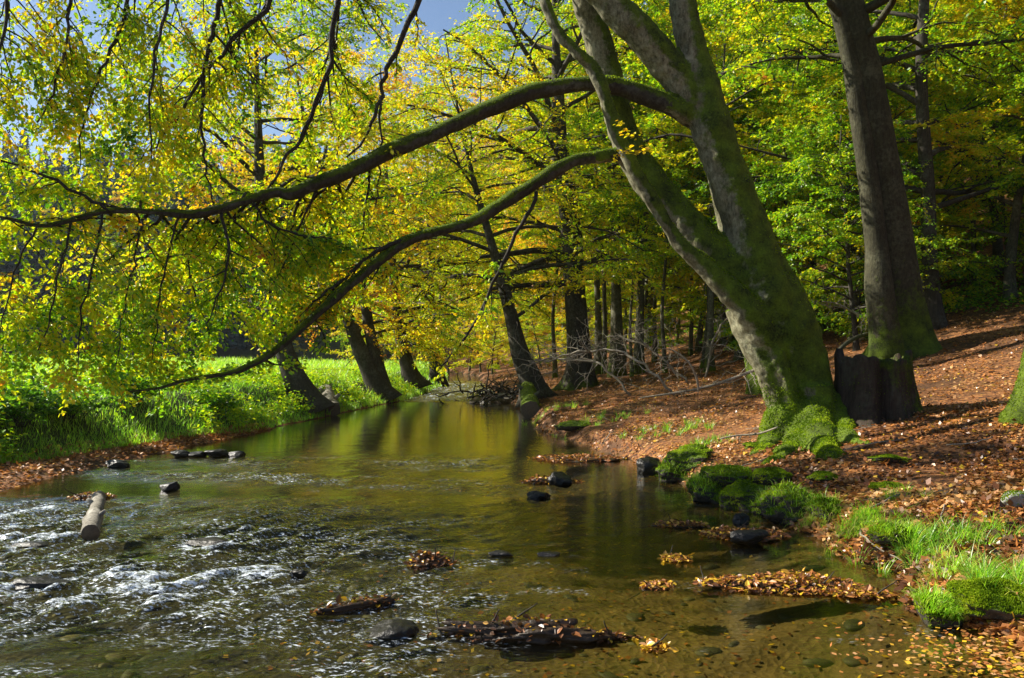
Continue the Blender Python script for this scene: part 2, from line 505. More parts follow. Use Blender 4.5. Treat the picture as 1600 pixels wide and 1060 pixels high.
def water_material():
    q = NT('stream_water')
    co = q.coord()
    fl = q.n('Mapping', None, Vector=co, Rotation=(0, 0, R(-40)), Scale=(.32, 1.0, 1.0))
    w1 = q.noise(fl, 9, 4, .65); w2 = q.noise(fl, 30, 3, .6)
    rap = q.attr('rapid')
    hgt = q.math('ADD', q.math('MULTIPLY', w1, .7), q.math('MULTIPLY', w2, .3))
    hs = q.math('MULTIPLY', hgt, q.math('ADD', q.math('MULTIPLY', rap, 2.6), .13))
    nrm = q.bump(hs, .55, .05)
    cosi = q.math('ABSOLUTE', q.n('VectorMath', {'operation': 'DOT_PRODUCT'}, i0=nrm, i1=q.n('NewGeometry').outputs['Incoming']).outputs['Value'])
    fres = q.math('ADD', .02, q.math('MULTIPLY', .98, q.math('POWER', q.math('SUBTRACT', 1.0, cosi, True), 5.0)), True)
    tr = q.n('BsdfTransparent', None, Color=(.62, .62, .42))
    gl = q.n('BsdfGlossy', None, Color=(1, 1, 1), Roughness=.03, Normal=nrm)
    wat = q.mixs(fres, tr.outputs[0], gl.outputs[0])
    fm = q.math('MULTIPLY', q.attr('foam'), 1.0)
    f1 = q.noise(q.n('Mapping', None, Vector=co, Rotation=(0, 0, R(-40)), Scale=(.30, 1.0, 1.0)), 38, 6, .8)
    f2 = q.noise(co, 70, 4, .7)
    fs = q.math('ADD', q.math('MULTIPLY', f1, .75), q.math('MULTIPLY', f2, .35))
    f3 = q.noise(q.n('Mapping', None, Vector=co, Rotation=(0, 0, R(-40)), Scale=(.38, 1.0, 1.0)), 62, 3, .6)
    big = q.noise(q.n('Mapping', None, Vector=co, Rotation=(0, 0, R(-20)), Scale=(.6, 1.0, 1.0)), 2.6, 4, .65)
    m1 = q.ramp(q.math('ADD', q.math('MULTIPLY', fm, .285), fs), [(.79, .0), (.89, .95)])
    m2 = q.math('MULTIPLY', q.ramp(q.math('ADD', q.math('MULTIPLY', rap, .42), big), [(.61, .0), (.82, 1.0)]), q.ramp(q.math('ADD', q.math('MULTIPLY', f3, .7), q.math('MULTIPLY', f1, .4)), [(.60, .0), (.70, 1.0)]))  # fine white flecks painted on as sparkle over the broken water
    mask = q.math('MAXIMUM', m1, m2)
    foam = q.n('BsdfPrincipled', None, Base_Color=(.76, .84, .92), Roughness=.3, Normal=nrm)  # bluish white paint for sky glints as well as real foam
    return q.done(q.mixs(mask, wat, foam.outputs[0]))
M['water'] = water_material()

# ------------------------------------------------------------------ ground, water, litter, grass
def axis(a, b, fine0, fine1, step, grow):
    core = list(np.arange(fine0, fine1 + 1e-6, step))
    lo, s = [core[0]], step
    while lo[-1] > a:
        s *= grow; lo.append(max(a, lo[-1] - s))
    hi, s = [core[-1]], step
    while hi[-1] < b:
        s *= grow; hi.append(min(b, hi[-1] + s))
    return np.array(lo[:0:-1] + core + hi[1:])

def grid_faces(nx, ny):
    i = np.arange(ny - 1)[:, None] * nx + np.arange(nx - 1)[None, :]
    return np.stack([i, i + 1, i + nx + 1, i + nx], -1).reshape(-1, 4)

def build_ground():
    xs = axis(-260, 260, -7.5, 7.5, .055, 1.045)
    ys = axis(-60, 320, 3.2, 14, .055, 1.03)
    X, Y = np.meshgrid(xs, ys)
    Z = height(X, Y)
    xl, xr = edges(Y)
    dr, dl = X - xr, xl - X
    wet = ss((np.minimum(-dr, -dl) + .03) / .06)
    sw = np.interp(Y, [8.5, 13, 16], [1.15, .6, .08])
    left = ss((dl - sw * .8) / .4) * (1 - ss((dl - 46) / 6) * .6)
    mb = MB()
    mb.add(np.stack([X, Y, Z], -1).reshape(-1, 3), grid_faces(len(xs), len(ys)), wet=wet.ravel(), left=left.ravel(),
           sand=(np.clip(ss((X + .2) / 1.6) * ss((8.5 - Y) / 2) + .45 * ss((X + .9) / 1.2) * ss((13 - Y) / 4) + .5 * fbm(X * .7, Y * .7, 3, 71), 0, 1)).ravel())
    return tag(mb.build('ground', M['ground']), kind='structure')
build_ground()

ROCKS_IN_STREAM = []     # (x, y, radius): water breaks white around these
def rapid_mask(X, Y):
    a = ss((0.9 - X - .55 * (8 - Y) * 0) / 2.2) * ss((9.0 - Y) / 1.6)
    a = a * (.35 + .65 * ss((-.6 - X) / 2.2)) 
    b = .55 * np.exp(-((Y - 9.4 + .22 * X) / .5) ** 2) * ss((.8 - X) / 1.0)
    c = .5 * ss((X + 3.2) / 2) * ss((.7 - X) / 1.4) * ss((6.5 - Y) / 1.5)
    f = 1.3 * ss((Y - 27) / 3) * ss((48 - Y) / 4) * (.5 + ss(.5 + 1.5 * fbm(X * .5, Y * .35, 2, 23)))
    g = .4 * np.exp(-((Y - 11.5) / .8) ** 2) * ss((.3 - X) / 1.0)
    patch = .35 + .9 * ss(.5 + 1.6 * fbm(X * .8 + .35 * Y, Y * .8, 3, 21))
    return np.clip(np.maximum.reduce([a, b, c, g]) * patch + f, 0, 1)

def build_water():
    ys = [1.5]
    while ys[-1] < 110: ys.append(ys[-1] * 1.0045)
    ys = np.array(ys); nx = 430
    t = np.linspace(0, 1, nx)
    xl, xr = edges(ys)
    X = (xl - .35)[:, None] * (1 - t) + (xr + .35)[:, None] * t
    Y = np.repeat(ys[:, None], nx, 1)
    rp = rapid_mask(X, Y)
    u = (.77 * X + .64 * Y); v = (-.64 * X + .77 * Y)      # u runs with the current
    w = .026 * fbm(u * 1.9, v * 4.4, 3, 31) + .020 * fbm(u * 5.5, v * 14, 2, 33)
    calm = .0022 * fbm(X * 1.5, Y * 3.5, 3, 35)
    Z = wlevel(Y) + rp * w * 3.8 + calm
    crest = ss((w / .016 - .05) / 1.1)
    foam = rp * (.3 + .95 * crest)
    for (x, y, r) in ROCKS_IN_STREAM:
        d = np.hypot(X - x, (Y - y))
        k = np.exp(-((d - r) / .10) ** 2) * ss((.25 + (y - Y) * .0 + (x - X) * .7) / .3)
        amp = float(.25 + .75 * rapid_mask(np.array([x]), np.array([y]))[0])
        foam = np.maximum(foam, k * amp)
    mb = MB()
    mb.add(np.stack([X, Y, Z], -1).reshape(-1, 3), grid_faces(nx, len(ys)), rapid=rp.ravel(), foam=np.clip(foam, 0, 1).ravel())
    return tag(mb.build('water', M['water']), kind='structure')

def slope_normal(x, y):
    e = .05
    return unit(np.stack([-(height(x + e, y) - height(x - e, y)) / (2 * e), -(height(x, y + e) - height(x, y - e)) / (2 * e), np.ones_like(x)], 1))

def scatter_litter():
    rng = np.random.default_rng(5)
    mb = MB()
    # right bank
    n = 120000
    Y = 3.6 * (46 / 3.6) ** (rng.random(n) ** 1.15)
    xl, xr = edges(Y)
    wmax = np.minimum(.75 * Y - xr, 24)
    X = xr + .02 + wmax * rng.random(n) ** 1.1
    keep = (X > xr) & (X < .72 * Y + 1) & (fbm(X * 1.1, Y * 1.1, 4, 47) + .55 > rng.random(n) * .62)
    X, Y = X[keep], Y[keep]; n = len(X)
    nr = slope_normal(X, Y)
    P = np.stack([X, Y, height(X, Y) + rng.uniform(.002, .022, n)], 1)
    D = unit(rng.normal(0, 1, (n, 3)) * np.array([1, 1, .35]))
    N = unit(nr + rng.normal(0, .38, (n, 3)))
    big = fbm(X * .9, Y * .9, 3, 44)
    tint = np.clip(.48 + rng.normal(0, .20, n) + .55 * big, 0, .84)
    yl = rng.random(n) < .045; tint[yl] = rng.uniform(.86, 1.0, yl.sum())
    leaf_mesh(mb, P, D, N, .054 * np.clip(rng.lognormal(-.25, .33, n), .35, 1.5) * (1 + np.maximum(0, Y - 12) * .028), tint, False)
    # the shingly shore on the left and a few leaves on the bed
    n = 9000
    Y = rng.uniform(6.5, 17, n); xl, xr = edges(Y)
    sw = np.interp(Y, [8.5, 13, 16], [1.6, .9, .3])
    X = xl - sw * rng.random(n) ** .8
    P = np.stack([X, Y, height(X, Y) + rng.uniform(.003, .02, n)], 1)
    leaf_mesh(mb, P, unit(rng.normal(0, 1, (n, 3)) * np.array([1, 1, .3])), unit(np.array([0, 0, 1.]) + rng.normal(0, .35, (n, 3))), rng.uniform(.04, .075, n), np.clip(.5 + rng.normal(0, .2, n), 0, .95), False)
    n = 2200
    Y = 3.5 + 9 * rng.random(n) ** 1.2; xl, xr = edges(Y)
    X = xr - .02 - rng.random(n) ** 1.5 * 4.2
    P = np.stack([X, Y, height(X, Y) + rng.uniform(.004, .02, n)], 1)
    leaf_mesh(mb, P, unit(rng.normal(0, 1, (n, 3)) * np.array([1, 1, .2])), unit(np.array([0, 0, 1.]) + rng.normal(0, .25, (n, 3))), rng.uniform(.03, .05, n), np.clip(rng.choice([.3, .5, .93], n, p=[.3, .35, .35]) + rng.normal(0, .07, n), 0, 1), False)
    # the drift of yellow leaves in the near right corner
    n = 1600
    X = 2.75 + rng.normal(0, .42, n); Y = 4.05 + rng.normal(0, .22, n)
    P = np.stack([X, Y, np.maximum(height(X, Y), 0.002) + rng.uniform(.002, .012, n)], 1)
    leaf_mesh(mb, P, unit(rng.normal(0, 1, (n, 3)) * np.array([1, 1, .2])), unit(np.array([0, 0, 1.]) + rng.normal(0, .25, (n, 3))), rng.uniform(.022, .042, n), np.clip(rng.choice([.45, .7, .92], n, p=[.3, .35, .35]) + rng.normal(0, .07, n), 0, 1), False)
    o = mb.build('fallen_leaves', M['litter'], smooth=False)
    o.color = (.5, .5, .5, 1)
    return tag(o, 'brown and yellow fallen leaves carpeting the banks', 'leaf litter', kind='stuff')
scatter_litter()

def wood_floor():
    rng = np.random.default_rng(29)
    mb = MB(); n = 2600
    Y = 13 + 34 * rng.random(n) ** 1.2; xl, xr = edges(Y)
    X = xr + np.maximum(6.5, 12.5 - .12 * Y) + rng.random(n) * np.maximum(3, .72 * Y - xr - 4)
    keep = (fbm(X * .45, Y * .45, 3, 88) > -.08) & (X < .72 * Y + 2)
    X, Y = X[keep], Y[keep]; n = len(X); m = 16
    hh = rng.uniform(.1, .6, n)
    P = np.stack([X[:, None] + rng.normal(0, .16, (n, m)), Y[:, None] + rng.normal(0, .16, (n, m)), height(X, Y)[:, None] + hh[:, None] * rng.random((n, m))], -1).reshape(-1, 3)
    leaf_mesh(mb, P, unit(rng.normal(0, 1, (n * m, 3)) * np.array([1, 1, .3])), unit(np.array([0, 0, 1.]) + rng.normal(0, .5, (n * m, 3))), rng.uniform(.06, .13, n * m), np.clip(.30 + rng.normal(0, .12, n * m), 0, .8), False)
    o = mb.build('woodland_undergrowth', M['leaf'], smooth=False); o.color = (.5, .5, .5, 1)
    tag(o, 'low green undergrowth on the floor of the wood right of the stream', 'undergrowth', kind='stuff')
wood_floor()

def meadow():
    rng = np.random.default_rng(9)
    mb = MB()
    n = 120000
    Y = 9.5 * (75 / 9.5) ** (rng.random(n) ** 1.1)
    xl, xr = edges(Y)
    sw = np.interp(Y, [8.5, 13, 16], [1.15, .6, .08])
    X = xl - sw * .95 - (rng.random(n) ** 1.35) * np.minimum(.7 * Y + 2, 44)
    keep = X > -.72 * Y - 2.0
    X, Y = X[keep], Y[keep]; n = len(X)
    P = np.stack([X, Y, height(X, Y) - .01], 1)
    cl = fbm(X * .7, Y * .7, 3, 52)
    H = rng.uniform(.06, .18, n) * (1 + 2.2 * np.maximum(0, cl + .1)) * (1 + .02 * np.maximum(0, Y - 20))
    W = .0055 * (Y / 9) * rng.uniform(.7, 1.5, n)
    blades(mb, P, rng.uniform(0, 6.28, n), H, W, rng.uniform(.3, 1.5, n), np.clip(.52 + .35 * cl + rng.normal(0, .15, n), 0, 1), rng)
    o = mb.build('meadow_grass', M['grass']); o.color = (.5, .5, .5, 1)
    tag(o, 'bright green sunlit grass of the riverside meadow', 'grass', kind='stuff')
    # leafy herbs on the near bank
    mb = MB()
    n = 2300
    Y = 9.2 * (32 / 9.2) ** rng.random(n); xl, xr = edges(Y)
    sw = np.interp(Y, [8.5, 13, 16], [1.15, .6, .08])
    X = xl - sw - .15 - rng.random(n) ** 1.2 * np.interp(Y, [9, 16, 32], [3.6, 6.5, 6])
    pz = height(X, Y)
    dens = fbm(X * .6, Y * .6, 2, 57)
    keep = dens > -.12
    X, Y, pz = X[keep], Y[keep], pz[keep]; n = len(X)
    hh = rng.uniform(.15, .5, n) * np.interp(Y, [9, 14, 30], [1.15, .9, .8])
    m = 26
    t = rng.random((n, m)) ** .6
    px = X[:, None] + rng.normal(0, .09, (n, m)); py = Y[:, None] + rng.normal(0, .09, (n, m)); pzz = pz[:, None] + hh[:, None] * t
    P = np.stack([px, py, pzz], -1).reshape(-1, 3)
    N = unit(np.array([0, 0, 1.]) + rng.normal(0, .45, (n * m, 3)))
    D = unit(rng.normal(0, 1, (n * m, 3)) * np.array([1, 1, .3]) + np.array([0, 0, -.25]))
    leaf_mesh(mb, P, D, N, rng.uniform(.045, .10, n * m), np.clip(.39 + rng.normal(0, .09, n * m) + .1 * rng.random((n, 1)).repeat(m, 1).ravel(), 0, .55), True)
    o = mb.build('bank_herbs', M['leaf']); o.color = (.5, .5, .5, 1)
    tag(o, 'leafy green herbs and nettles crowding the left bank', 'undergrowth', kind='stuff')
meadow()

def bed_stones():
    import bmesh
    rng = np.random.default_rng(17)
    bm = bmesh.new(); bmesh.ops.create_icosphere(bm, subdivisions=2, radius=1.0)
    V0 = np.array([v.co[:] for v in bm.verts]); F0 = np.array([[v.index for v in f.verts] for f in bm.faces]); bm.free()
    mb = MB()
    for q in range(1100):
        y = 3.4 + 13 * rng.random() ** 1.6; xl, xr = edges(np.array([y])); x = rng.uniform(max(xl[0], -.75 * y), xr[0] - .05)
        r = .02 + .075 * rng.random() ** 3
        V = V0 * (1 + .5 * vnoise3(V0 + q * 3.1, 1.3, 2))[:, None] * np.array([r, r * rng.uniform(.5, .9), r * rng.uniform(.25, .5)])
        a = rng.uniform(0, 6.28); c, s_ = math.cos(a), math.sin(a)
        V = np.stack([V[:, 0] * c - V[:, 1] * s_ + x, V[:, 0] * s_ + V[:, 1] * c + y, V[:, 2]], 1)
        V[:, 2] += min(hz(x, y) - r * .08, -.02 - r * .3)
        mb.add(V, F0, tint=rng.random())
    q = NT('bed_stone')
    n = q.noise(q.coord(), 30, 4, .7)
    c = q.mix(n, q.ramp(q.attr('tint'), [(0, (.018, .016, .008)), (.6, (.08, .06, .025)), (1, (.24, .18, .09))]), (.03, .03, .012))
    o = mb.build('streambed_stones', q.done(q.n('BsdfPrincipled', None, Base_Color=c, Roughness=.7)))
    tag(o, 'brown and dark stones scattered over the bed of the stream', 'stones', kind='stuff')
bed_stones()

# ------------------------------------------------------------------ trees
class Crown:
    """twig segments that carry leaves"""
    def __init__(self): self.a, self.b, self.t = [], [], []
    def path(self, pts, tint):
        for i in range(len(pts) - 1):
            self.a.append(pts[i]); self.b.append(pts[i + 1]); self.t.append(tint)
    def leaves(self, mb, n, size, rng, flat=.5, jit=.5, tsd=.1, full=False, droop=.3, clip=(0, .95), thin=None):
        A, B, T = np.array(self.a), np.array(self.b), np.array(self.t)
        if thin is not None:
            kp = ~((A[:, 2] > thin[0] + thin[1] * A[:, 1]) & (rng.random(len(A)) < thin[2])); A, B, T = A[kp], B[kp], T[kp]
        ln = np.linalg.norm(B - A, axis=1)
        i = rng.choice(len(A), n, p=ln / ln.sum())
        t = rng.random(n)[:, None]
        d = unit(B[i] - A[i])
        side = unit(np.cross(d, [0, 0, 1]) + 1e-6) * np.where(rng.random(n) < .5, 1, -1)[:, None]
        P = A[i] + (B[i] - A[i]) * t + rng.normal(0, jit * size, (n, 3)) * np.array([1, 1, .6])
        D = unit(d * .6 + side * .9 + rng.normal(0, .3, (n, 3)) + np.array([0, 0, -droop]))
        N = unit(np.array([0, 0, 1.]) + rng.normal(0, flat, (n, 3)))
        leaf_mesh(mb, P, D, N, size * rng.uniform(.65, 1.25, n), np.clip(T[i] + rng.normal(0, tsd, n), *clip), full)

def sprays(wood, cr, pts, r, rng, s0, s1, nsub, L, tint, droop=.05, up=.0, ntw=5, twl=.45, tsd=.08, horiz=1.0, kk=3, tubes=True, away=0.0):
    """side branches and leaf-bearing twigs along a limb"""
    seg = np.linalg.norm(np.diff(pts, axis=0), axis=1); cum = np.concatenate([[0], np.cumsum(seg)]); tot = cum[-1]
    for q in range(nsub):
        s = s0 + (s1 - s0) * (q + rng.random()) / nsub
        k = min(len(pts) - 2, max(0, int(np.searchsorted(cum, s * tot)) - 1))
        f = (s * tot - cum[k]) / max(seg[k], 1e-6)
        p = pts[k] * (1 - f) + pts[k + 1] * f
        d = unit(pts[k + 1] - pts[k])
        side = unit(np.cross(d, [0, 0, 1]) + rng.normal(0, .15, 3)) * (1 if q % 2 else -1)
        dd = unit(d * rng.uniform(.3, .9) + side * horiz * rng.uniform(.5, 1.1) + np.array([0, 0, up + rng.normal(0, .25)]))
        if away and dd[1] < .25: dd[1] = abs(dd[1]) * .5 + away; dd = unit(dd)
        LL = L * rng.uniform(.6, 1.2) * (1 - .45 * (s - s0) / max(s1 - s0, 1e-6))
        rr = min(r[k] * .55, .012 + .012 * LL)
        b = walk(p, dd, LL, 6, rng, .2, droop)
        add_tube(wood, b, np.linspace(rr, rr * .3, 7), kk + 1, False)
        tn = tint + rng.normal(0, tsd)
        cr.path(b[2:], tn)
        for w in range(ntw):
            j = rng.integers(1, 6); u = rng.random()
            pp = b[j] * (1 - u) + b[min(j + 1, 6)] * u
            bd = unit(b[min(j + 1, 6)] - b[j] + 1e-6)
            sd = unit(np.cross(bd, [0, 0, 1]) + rng.normal(0, .2, 3)) * (1 if w % 2 else -1)
            tw = walk(pp, unit(bd * .7 + sd * .9 + np.array([0, 0, rng.normal(0, .15)])), twl * LL * rng.uniform(.5, 1.1), 4, rng, .2, droop * 1.2)
            if tubes: add_tube(wood, tw, np.linspace(rr * .4, rr * .12, 5), kk, False)
            cr.path(tw, tn + rng.normal(0, tsd * .6))

def trunk_tube(mb, pts, r, rng, k=14, moss=None, flare=.0, amp=.06):
    """a stem with an uneven, fluted surface"""
    V, F = tube_arrays(pts, r, k)
    n = len(pts)
    P = V.reshape(n, k, 3); C = pts[:, None, :]
    a = np.arange(k) / k * 2 * math.pi
    ph = rng.random(3) * 6
    lob = (np.sin(3 * a + ph[0]) * .5 + np.sin(5 * a + ph[1]) * .5)
    tt = np.linspace(0, 1, n)
    fl = 1 + flare * np.exp(-tt * 22)[:, None] * (1 + .5 * lob[None, :]) + amp * (lob[None, :] * .5 + fbm(a[None, :] * 1.2 + ph[2], tt[:, None] * n * .35, 2, 3))
    P = C + (P - C) * fl[..., None]
    if moss is None: m = 0.0
    else:
        mz = moss * np.exp(-(np.asarray(pts)[:, 2] - pts[0][2]) / 1.4)
        m = np.repeat(mz, k)
    mb.add(P.reshape(-1, 3), F, moss=m)

def gen_tree(seed, H, r0, trunk=None, trunk_r=None, cb=.2, spread=3.5, nl=24, nsub=10, ntw=5, n_leaves=48600, ls=0.084, tint=.55, droop=.06,
             up=.35, bark='grey_bark', moss=.5, wander=.05, top=.8, tsd=.07, flat=.55, full=False, tubes=False, flare=.7, back=0.0):
    rng = np.random.default_rng(seed)
    wood, lv, cr = MB(), MB(), Crown()
    if trunk is None:
        trunk = walk((0, 0, -.15), (rng.normal(0, .06), rng.normal(0, .06), 1), H, 14, rng, wander, -.03)
        trunk_r = r0 * (1 - np.linspace(0, 1, 15)) ** .75 + .012
        trunk, trunk_r = smooth_path(trunk, trunk_r, 3)
    trunk_tube(wood, trunk, trunk_r, rng, 14, moss, flare)
    n = len(trunk)
    for q in range(nl):
        f = cb + (.98 - cb) * (q + rng.random() * .8) / nl
        k = int(f * (n - 1)); p = trunk[k]; u = (f - cb) / (1 - cb)
        az = q * 2.4 + rng.normal(0, .4)
        L = spread * rng.uniform(.7, 1.15) * (1 - u) ** .6 * top + spread * (1 - top) + .3
        L *= (.65 + .6 * min(1, u * 4))
        d = np.array([math.cos(az), math.sin(az), up + .5 * u + rng.normal(0, .12)])
        if d[1] < .2 and rng.random() < back: d[1] = .2 + abs(d[1])
        lb = walk(p, d, L, 8, rng, .13, droop)
        rr = min(trunk_r[k] * .5, .01 + .016 * L)
        lr = np.linspace(rr, rr * .25, 9)
        add_tube(wood, lb, lr, 6, False)
        sprays(wood, cr, lb, lr, rng, .22, 1.0, nsub, L * .46, tint + rng.normal(0, tsd), droop, .05, ntw, .55, tsd * .6, tubes=tubes)
    cr.leaves(lv, n_leaves, ls, rng, flat=flat, full=full)
    return wood, lv

def plant_tree(name, label, cat, wl, bark, loc=(0, 0, 0), rz=0, group=None, shift=.5):
    wood, lv = wl
    t = thing(name, label, cat, loc, rz, group)
    wood.build('trunk', M[bark], t)
    c = lv.build('crown', M['leaf'], t, smooth=False)
    c.color = (shift, .5, .5, 1)
    return t

# ---- the leaning beech over the water
def leaning_beech():
    rng = np.random.default_rng(77)
    base = ground_at(1262, 672)
    Y0 = base[1]
    k = Y0
    A = traced([(1272, 712, 112, k), (1266, 655, 98, k), (1257, 600, 92, k), (1243, 550, 97, k), (1222, 500, 106, k), (1201, 460, 106, k), (1184, 420, 92, k),
                (1169, 360, 78, k), (1151, 310, 71, k), (1133, 262, 67, k), (1113, 205, 70, k), (1098, 150, 66, k), (1085, 90, 51, k), (1073, 40, 46, k),
                (1064, -20, 44, k), (1058, -160, 38, k), (1066, -350, 28, k), (1085, -600, 10, k)])
    B = traced([(1108, 200, 50, k), (1082, 150, 58, k), (1050, 112, 58, k), (1012, 66, 56, k - .1), (972, 25, 56, k - .15), (935, -15, 54, k - .2), (850, -90, 46, k - .3), (720, -200, 34, k - .4), (560, -330, 14, k - .6)])
    S2 = traced([(1215, 500, 70, k), (1180, 462, 74, k), (1130, 415, 70, k + .05), (1078, 360, 66, k + .15), (1030, 303, 60, k + .25), (990, 245, 52, k + .35), (968, 190, 46, k + .4),
                 (955, 130, 46, k + .4), (938, 75, 48, k + .4), (920, 15, 48, k + .4), (900, -60, 44, k + .4), (870, -200, 34, k + .3), (850, -400, 16, k + .2)])
    S3 = traced([(1205, 545, 60, k - .18), (1170, 490, 50, k - .3), (1132, 447, 40, k - .32), (1098, 414, 34, k - .3), (1066, 386, 28, k - .3), (1036, 340, 25, k - .33), (1005, 290, 25, k - .36), (976, 236, 24, k - .4),
                 (956, 185, 24, k - .42), (941, 140, 24, k - .45), (925, 106, 24, k - .47), (904, 84, 22, k - .5), (870, 48, 20, k - .5), (850, 0, 20, k - .5), (842, -80, 17, k - .5), (820, -220, 12, k - .5)])
    lobe = traced([(1150, 478, 44, k - .05), (1168, 510, 50, k - .1), (1190, 552, 48, k - .18), (1212, 600, 44, k - .2), (1226, 645, 44, k - .2), (1226, 700, 50, k - .2)])
    rib = traced([(1200, 520, 30, k - .3), (1222, 575, 26, k - .36), (1238, 620, 30, k - .34), (1252, 700, 40, k - .3)])
    mb = MB()
    for (P, r) in (A, B, S2, S3, lobe, rib): add_tube(mb, P, r * .92, 16)
    def root(lst):
        P = [at(a, b, Y) if Y else ground_at(a, b) + np.array([0, 0, -.06]) for a, b, w, Y in lst]
        P, r = smooth_path(P, [rad(w, k) for a, b, w, Y in lst], 5)
        add_tube(mb, P, r, 12)
    root([(1240, 625, 50, k - .15), (1222, 655, 46, k - .25), (1205, 690, 0 or 40, 0), (1180, 708, 26, 0), (1150, 716, 10, 0)])
    root([(1275, 600, 50, k - .28), (1278, 640, 56, k - .34), (1280, 690, 60, 0), (1300, 712, 36, 0), (1312, 722, 16, 0)])
    root([(1255, 650, 44, k - .3), (1248, 690, 44, 0), (1225, 712, 30, 0), (1195, 728, 12, 0)])
    root([(1295, 630, 50, k - .1), (1312, 675, 46, 0), (1340, 690, 24, 0), (1360, 694, 10, 0)])
    root([(1262, 640, 70, k + .25), (1290, 660, 60, k + .5), (1330, 668, 30, k + .8)])
    # limbs with their collars run into the same wood
    L1 = traced([(1085, 185, 34, k), (1052, 167, 32, k - .05), (1000, 146, 29, k - .07), (960, 134, 27, k - .09), (920, 131, 26, k - .12), (870, 137, 26, k - .2), (820, 148, 26, k - .3), (760, 172, 26, k - .4), (700, 199, 25, k - .55),
                 (640, 224, 24, k - .7), (600, 241, 24, k - .8), (550, 266, 23, k - .95), (500, 285, 21, k - 1.1), (455, 303, 20, k - 1.25), (432, 300, 18, k - 1.3), (390, 312, 17, k - 1.45), (340, 328, 15, k - 1.6), (300, 335, 13, k - 1.75),
                 (250, 332, 12, k - 1.9), (200, 329, 11, k - 2.05), (160, 331, 10, k - 2.2), (110, 345, 8, k - 2.35), (60, 353, 6, k - 2.5), (0, 340, 4, k - 2.7), (-70, 350, 2, k - 2.9)])
    L2 = traced([(1005, 250, 26, k + .3), (968, 243, 22, k + .25), (930, 246, 19, k + .1), (900, 251, 19, k), (870, 266, 20, k - .1), (830, 291, 20, k - .2), (790, 315, 20, k - .3), (740, 345, 19, k - .45), (690, 361, 18, k - .6), (640, 375, 17, k - .75),
                 (590, 410, 16, k - .9), (540, 451, 15, k - 1.05), (490, 496, 14, k - 1.2), (450, 532, 13, k - 1.35), (410, 561, 11, k - 1.5), (370, 580, 10, k - 1.6), (330, 588, 8, k - 1.7), (290, 594, 6, k - 1.8), (250, 606, 4, k - 1.9), (200, 612, 2, k - 2)])
    add_tube(mb, L1[0][:20], L1[1][:20], 12); add_tube(mb, L2[0][:12], L2[1][:12], 12)
    tmp = mb.build('tmp', None)
    md = tmp.modifiers.new('r', 'REMESH'); md.mode = 'VOXEL'; md.voxel_size = .032
    sm = tmp.modifiers.new('s', 'SMOOTH'); sm.factor = .5; sm.iterations = 5
    dg = bpy.context.evaluated_depsgraph_get()
    me = bpy.data.meshes.new_from_object(tmp.evaluated_get(dg))
    bpy.data.objects.remove(tmp)
    nv = len(me.vertices)
    V = np.empty(nv * 3, np.float32); me.vertices.foreach_get('co', V); V = V.reshape(-1, 3).astype(float)
    N = np.empty(nv * 3, np.float32); me.vertices.foreach_get('normal', N); N = N.reshape(-1, 3).astype(float)
    low = 1 - ss((V[:, 2] - base[2]) / 1.6)
    flute = vnoise3(V * np.array([1, 1, .25]), 3.2, 4)
    V = V + N * ((.05 + .07 * low) * flute + .034 * vnoise3(V, 7, 5) + .018 * vnoise3(V, 18, 6))[:, None]
    me.vertices.foreach_set('co', V.astype(np.float32).ravel())
    # moss sits on the upper and right-hand sides and all round the foot
    hb = V[:, 2] - base[2]
    moss = .34 + .52 * np.clip(N @ unit([.75, -.15, .55]), -1, 1) + .25 * vnoise3(V, 1.7, 9) + .65 * (1 - ss((hb - .05) / .55)) * (.4 + .6 * ss(.5 + vnoise3(V, 2.5, 12) * 2)) - .35 * ss((hb - 4.2) / 1.5)
    moss = np.maximum(moss, .9 * ss((N[:, 2] - .2) / .3) * (hb > 1.5))
    a_ = me.attributes.new('moss', 'FLOAT', 'POINT'); a_.data.foreach_set('value', moss.astype(np.float32))
    me.polygons.foreach_set('use_smooth', np.full(len(me.polygons), True)); me.update()
    t = thing('leaning_beech', 'huge mossy beech leaning over the stream, with two long limbs arching left across the water', 'tree', base)
    b = Vector(base)
    me.transform(__import__('mathutils').Matrix.Translation(-b))
    me.name = 'trunk'
    link('trunk', me, M['beech'], t)
    off = -np.array(base)
    # moss cushions at the foot and along the limbs
    fz = MB()
    wf = lambda c, n: ((c[:, 2] < .75) * ss((.8 - c[:, 2]) / .5) * (.15 + ss(.5 + vnoise3(c, 3.5, 12) * 2.2)) * (n[:, 1] < .5) + .5 * ss((n[:, 2] - .25) / .3) * (c[:, 2] > .8) * (c[:, 2] < 5))
    P, Nn = surface_points(me, 40000, rng, wf)
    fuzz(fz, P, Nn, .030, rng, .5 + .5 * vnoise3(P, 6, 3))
    limbs = MB
    for (Pp, Rr, nm) in ((L1, None, 'L1'), (L2, None, 'L2')):
        P_, r_ = Pp
        lm = MB()
        V_, F_ = tube_arrays(P_, r_ * 1.0, 12)
        cen = np.repeat(P_, 12, 0); nn = unit(V_ - cen)
        V_ = V_ + nn * (vnoise3(V_, 6, 7)[:, None] * .03 + vnoise3(V_, 2.2, 8)[:, None] * .03) * np.minimum(1, np.repeat(r_, 12) / .06)[:, None]
        lm.add(V_ + off, F_, moss=.52 + .55 * np.clip(nn[:, 2] + .1, -1, 1))
        o = lm.build('limb', M['dark_bark'], t)
        P, Nn = surface_points(o.data, 7000, rng, lambda c, n: ss((n[:, 2] + .05) / .6) * (c[:, 0] > -7.2))
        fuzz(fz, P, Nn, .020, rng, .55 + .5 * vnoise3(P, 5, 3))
    f = fz.build('moss', M['mossfuzz'], t, smooth=False); f.color = (.5, .5, .5, 1); tag(f, kind='stuff')
